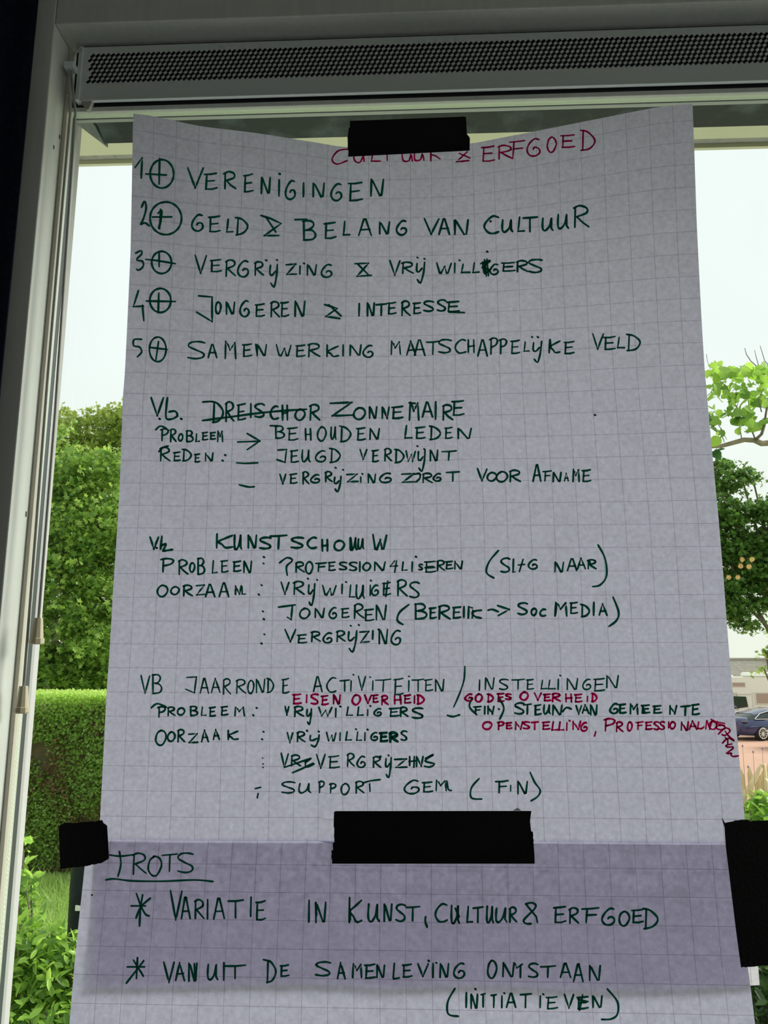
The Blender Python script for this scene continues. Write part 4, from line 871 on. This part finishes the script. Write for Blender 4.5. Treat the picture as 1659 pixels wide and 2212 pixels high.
# dry flower stalks
for i, (px, py, qx, qy) in enumerate(((1604, 1612, 1610, 1700), (1627, 1625, 1632, 1720), (1647, 1618, 1650, 1700), (1616, 1657, 1620, 1740))):
    a = on_y(px, py, 4.0); b = on_y(qx, qy, 4.0); b2 = Vector((b.x+.01+i*.004, 4.0, LAWN))
    t = empty('dry_flower_stalk', b2, label=['purple-tipped dry stalk nearest the sheet edge, tallest', 'purple-tipped dry stalk in the middle of the three above the fence', 'purple-tipped dry stalk rising over the round fence post', 'short purple-tipped dry stalk low before the palings'][i], category='flower', group='dry flower stalks')
    MB().tube([a, b, b2], [.0012, .0018, .003], 5).build('stem', M['drystalk'], t)
    MB().lathe(a, [(.0015, -.006), (.005, 0), (.004, .006), (.0015, .009)], 8).build('seed_head', M['flower'], t, smooth=True)

# ---- motorhome
def cuboid_panel(m, x0, x1, y, z0, z1, t=.02): return m.box(x0, x1, y-t, y, z0, z1, .006)
VD = 43.0
U = lambda px, py, d=VD: on_y(px, py, d)
vz1 = U(1640, 1463).z; vxl = U(1535, 1500).x; vxr = U(1535, 1500).x+6.4
mh = empty('motorhome', ((vxl+vxr)/2, VD+1.1, LOW), label='cream motorhome with brown blinds parked behind the cars', category='motorhome')
zfl = LOW+.45
body = MB()
zc = U(1600, 1497).z
body.prism([(vxl+1.4, VD, zfl), (vxl+1.4, VD, zc), (vxl+.25, VD, zc), (vxl+.1, VD, zc+.25), (vxl+.35, VD, vz1-.15), (vxl+.8, VD, vz1), (vxr, VD, vz1), (vxr, VD, zfl)], (0, 2.2, 0)).build('body', M['camper'], mh)
cabx1 = U(1622, 1500).x
MB().prism([(vxl+1.39, VD+.05, zfl), (vxl+1.39, VD+.05, zc-.005), (vxl+1.0, VD+.05, zc-.02), (vxl-.0, VD+.05, zfl+.75), (vxl-.6, VD+.05, zfl+.55), (vxl-.65, VD+.05, zfl)], (0, 2.0, 0)).build('cab', M['camper'], mh)
w1 = (U(1582, 1476).x, U(1608, 1476).x, U(1600, 1482.5).z, U(1600, 1475).z)
f = cuboid_panel(MB(), w1[0]-.05, w1[1]+.05, VD, w1[2]-.04, w1[3]+.04, .03).build('window_frame', M['camtrim'], mh); cuboid_panel(MB(), w1[0], w1[1], VD-.031, w1[2], w1[3], .01).build('blind', M['camcurt'], f)
w2 = (U(1633, 1500).x, U(1676, 1500).x, U(1640, 1519).z, U(1640, 1498).z)
f = cuboid_panel(MB(), w2[0]-.07, w2[1]+.07, VD, w2[2]-.07, w2[3]+.07, .03).build('window_frame', M['camtrim'], mh); cuboid_panel(MB(), w2[0], w2[1], VD-.031, w2[2], w2[3], .01).build('blind', M['camcurt'], f)
d0, d1, dz0, dz1 = U(1584, 1500).x, U(1611.5, 1500).x, U(1600, 1531).z, U(1600, 1504).z
MB().prism([(d0, VD, dz0), (d1+.05, VD, dz0+.1), (d1-.02, VD, dz1-.02), (d0, VD, dz1)], (0, -.03, 0)).build('cab_window', M['carglass'], mh)
MB().box(d0, cabx1, VD-.03, VD, dz1+.08, dz1+.14, .01).build('drip_rail', M['camtrim'], mh)
MB().box(U(1624, 1500).x, U(1624, 1500).x+.05, VD-.02, VD, zfl+.2, zc+.05, .005).build('door_pillar', M['camtrim'], mh)
MB().box(U(1629, 1500).x, U(1629, 1500).x+1.8, VD+.3, VD+1.7, vz1, vz1+.25, .11).build('roof_box', M['camper'], mh, smooth=True)
MB().box(U(1570, 1500).x, U(1592, 1500).x, VD+.3, VD+1.2, vz1, vz1+.13, .05).build('roof_hatch', M['camper'], mh)
for cxw in (vxl+.35, vxr-1.6):
    wh = MB().lathe((cxw, VD+.1, LOW+.34), [(.2, -.12), (.31, -.12), (.34, -.06), (.34, .08), (.2, .08)], 20, 'y').build('wheel', M['tyre'], mh, smooth=True)
    MB().lathe((cxw, VD-.03, LOW+.34), [(.05, -.01), (.19, -.005), (.2, .03)], 16, 'y').build('rim', M['rim'], wh)

# ---- cars
def car(label, cx, cy, yaw, paint, group='parked cars'):
    root = empty('car', (cx, cy, LOW), label=label, category='car', group=group)
    R = Matrix.Rotation(yaw, 3, 'Z'); O = Vector((cx, cy, LOW))
    def T(m):
        m.v = [tuple(R @ Vector(p)+O) for p in m.v]; return m
    # stations along x: rear -2.45 .. front 2.5 ; (x, belt half-width, belt z, sill z, bonnet/roof z)
    st = [(-2.47, .62, .80, .42, .86), (-2.40, .80, .86, .30, .98), (-2.1, .90, .90, .24, 1.04), (-1.6, .95, .92, .22, 1.06), (-.9, .965, .92, .18, 1.02), (0, .97, .90, .18, .98), (.9, .965, .87, .18, .96), (1.5, .95, .82, .22, .92), (2.1, .88, .74, .24, .80), (2.42, .70, .62, .30, .68), (2.5, .5, .52, .38, .56)]
    v = []; f = []
    for x, w, zb_, zs2, zr_ in st:
        v += [(x, -w*.86, zs2), (x, -w, zs2+.2), (x, -w, zb_-.1), (x, -w*.9, zb_+.03), (x, -w*.6, zr_), (x, 0, zr_+.015), (x, w*.6, zr_), (x, w*.9, zb_+.03), (x, w, zb_-.1), (x, w, zs2+.2), (x, w*.86, zs2), (x, 0, zs2-.03)]
    k = 12
    for i in range(len(st)-1):
        for j in range(k): a = i*k+j; b = i*k+(j+1) % k; f.append((a, b, b+k, a+k))
    f.append(tuple(range(k))); f.append(tuple(range((len(st)-1)*k, len(st)*k))[::-1])
    bo = T(MB().add(v, f)).build('body', M[paint], root, smooth=True)
    for pl_ in bo.data.polygons[-2:]: pl_.use_smooth = False
    for e_ in bo.data.edges:
        if all(i < k for i in e_.vertices) or all(i >= (len(st)-1)*k for i in e_.vertices): e_.use_edge_sharp = True
    ca_ = [(-2.1, .62, 1.02), (-1.55, .66, 1.20), (-.9, .66, 1.37), (-.2, .64, 1.44), (.35, .63, 1.42), (.8, .66, 1.25), (1.35, .72, .95)]
    v = []; f = []
    for x, w, z in ca_: v += [(x, -.88 if -1.7 < x < 1 else -.8, .94), (x, -w, z-.05), (x, -w*.7, z), (x, w*.7, z), (x, w, z-.05), (x, .88 if -1.7 < x < 1 else .8, .94)]
    for i in range(len(ca_)-1):
        for j in range(5): a = i*6+j; f.append((a, a+1, a+7, a+6))
    T(MB().add(v, f)).build('greenhouse', M['carglass'], root, smooth=True)
    v = []; f = []
    for x, w, z in ca_[1:6]: v += [(x, -w-.01, z-.055), (x, -w*.7, z+.012), (x, w*.7, z+.012), (x, w+.01, z-.055)]
    for i in range(4):
        for j in range(3): a = i*4+j; f.append((a, a+1, a+5, a+4))
    T(MB().add(v, f)).build('roof', M[paint], root, smooth=True)
    for s in (-1, 1):
        T(MB().tube([(-1.75, s*.86, .99), (-1.3, s*.72, 1.22), (-.7, s*.70, 1.34), (-.1, s*.69, 1.39), (.4, s*.69, 1.36), (.9, s*.75, 1.18), (1.3, s*.86, .98)], .025, 6)).build('window_trim', M['chrome'], root, smooth=True)
        T(MB().tube([(-1.75, s*.88, .98), (-.3, s*.93, .965), (1.3, s*.88, .95)], .018, 6)).build('window_trim', M['chrome'], root, smooth=True)
        T(MB().box(-2.46, -2.20, s*.80-.12, s*.80+.085, .84, .92, .04)).build('tail_lamp', M['taillamp'], root)
        T(MB().box(2.1, 2.46, s*.72-.12, s*.72+.1, .60, .70, .03)).build('head_lamp', M['rim'], root)
        for x in (-1.45, 1.45):
            w = T(MB().lathe((x, s*.86, .34), [(.2, -.12), (.32, -.12), (.345, -.06), (.345, .06), (.32, .12), (.2, .12)], 22, 'y')).build('wheel', M['tyre'], root, smooth=True)
            m = MB().lathe((x, s*.985, .34), [(.03, -.01), (.07, 0), (.07, .01)], 12, 'y')
            m.tube([(x+.235*math.cos(a*math.pi/12), s*.985, .34+.235*math.sin(a*math.pi/12)) for a in range(25)], .022, 6)
            for a in range(10):
                c_, s_ = math.cos(a*math.pi/5), math.sin(a*math.pi/5); m.tube([(x+.06*c_, s*.99, .34+.06*s_), (x+.23*c_, s*.985, .34+.23*s_)], .016, 5)
            T(m).build('rim', M['rim'], w, smooth=True)
    T(MB().box(-2.53, -2.44, -.26, .26, .58, .70, .01)).build('number_plate', M['white'], root)
    T(MB().box(2.42, 2.52, -.5, .5, .32, .50, .02)).build('grille', M['tyre'], root)
    return root
CD = 38.0
wp = on_y(1647, 1579, CD)
yw = 22*D2R
Rw = Matrix.Rotation(yw, 3, 'Z'); off = Rw @ Vector((-1.45, -.95, 0))
car('dark blue saloon car with pale alloy wheels parked on the pink paving', wp.x-off.x, wp.y-off.y, yw, 'carblue')
g = on_y(1700, 1580, 34)
car('pale grey car at the far right edge, mostly outside the picture', g.x+2.2, 34.5, 175*D2R, 'carsilver')

# ---- bungalow with a tiled hip roof
HD = 58.0
H = lambda px, py, d=HD: on_y(px, py, d)
hr0, hr1 = H(1440, 1426), H(1650, 1425)
ho = empty('bungalow', ((hr0.x+hr1.x)/2, HD+3, LOW), label='bungalow with a grey-brown hipped tile roof behind the motorhome', category='house')
ze = hr1.z-2.3; rx0, rx1 = hr0.x-1, hr1.x; ex0, ex1 = rx0-3, rx1+3.2; yr = HD; ye = HD-3.6; yb = HD+3.6
MB().box(ex0+.5, ex1-.5, ye+.5, yb-.5, LOW, ze+.02).build('wall', M['houseb'], ho)
rf = MB(); nrow = 36
RZ = hr1.z
for i in range(nrow):          # overlapping tile courses on the front slope
    t0, t1 = i/nrow, (i+1)/nrow
    def pt_(t, s, l): return (ex0+(rx0-ex0)*t if s < 0 else ex1+(rx1-ex1)*t, ye+(yr-ye)*t, ze+(RZ-ze)*t+l)
    a, b, c, d = pt_(t0, -1, .012), pt_(t0, 1, .012), pt_(t1, 1, 0.0), pt_(t1, -1, 0.0)
    rf.add([a, b, c, d, (a[0], a[1], a[2]-.02), (b[0], b[1], b[2]-.02)], [(0, 1, 2, 3), (4, 5, 1, 0)])
rf.add([(ex1, ye, ze), (ex1, yb, ze), (rx1, yr, RZ), (ex0, ye, ze), (ex0, yb, ze), (rx0, yr, RZ)], [(0, 1, 2), (3, 5, 4), (1, 4, 5, 2)])
rf.build('tiled_roof', M['rooft'], ho)
MB().tube([(rx0, yr, RZ+.03), (rx1, yr, RZ+.03), (ex1, ye, ze+.08)], .11, 8).build('ridge_tiles', M['rooft'], ho)
for k in range(3):
    f = MB().box(rx0+2+k*4, rx0+3.6+k*4, ye+.44, ye+.5, LOW+.9, LOW+2.1, .02).build('window', M['white'], ho); MB().box(rx0+2.1+k*4, rx0+3.5+k*4, ye+.42, ye+.445, LOW+1, LOW+2.0).build('pane', M['carglass'], f)
# background hedgerow far off, so the yard does not run to the horizon
bh = empty('far_hedgerow', (0, 75, LOW), label='low hedgerow beyond the yard', category='hedge')
r = np.random.default_rng(77); n = 5000
foliage('hedgerow_leaves', np.stack([r.uniform(-45, 60, n), 75+r.random(n)*3, LOW+r.random(n)*2.6], 1), .7, 'small', M['maple_d'], 78, bh)

# ================================================================== ROOM LAMPS (they show as small warm reflections in the pane)
def lamp(px, py, d, bulbs, label):
    v = on_y(px, py, d); p = Vector((v.x, -d, v.z))
    root = empty('ceiling_lamp', (p.x, p.y, CZ), label=label, category='lamp', group='spot lamps under the ceiling')
    MB().lathe((p.x, p.y, CZ-.03), [(.05, 0), (.06, .01), (.06, .03)], 20).build('ceiling_rose', M['lampm'], root)
    MB().tube([(p.x, p.y, CZ-.03), (p.x, p.y, p.z+.07)], .006, 8).build('stem', M['lampm'], root)
    MB().box(p.x-.07, p.x+.07, p.y-.02, p.y+.02, p.z+.055, p.z+.075, .005).build('lamp_bar', M['lampm'], root)
    for dx, dz in bulbs:
        MB().tube([(p.x+dx, p.y, p.z+.06), (p.x+dx, p.y, p.z+dz+.012)], .004, 6).build('bulb_arm', M['lampm'], root)
        MB().lathe((p.x+dx, p.y, p.z+dz-.014), [(.004, 0), (.012, .006), (.014, .014), (.008, .026)], 12).build('bulb', M['bulb'], root, smooth=True)
lamp(1615, 1213, 3.6, [(-.03, .012), (.025, .012), (-.04, -.025), (.005, -.028)], 'ceiling spot lamp with four small warm bulbs, seen reflected in the pane')
lamp(1583, 1247, 3.9, [(-.024, 0), (.03, 0)], 'ceiling spot lamp with two small warm bulbs, seen reflected in the pane')
bpy.context.view_layer.update()
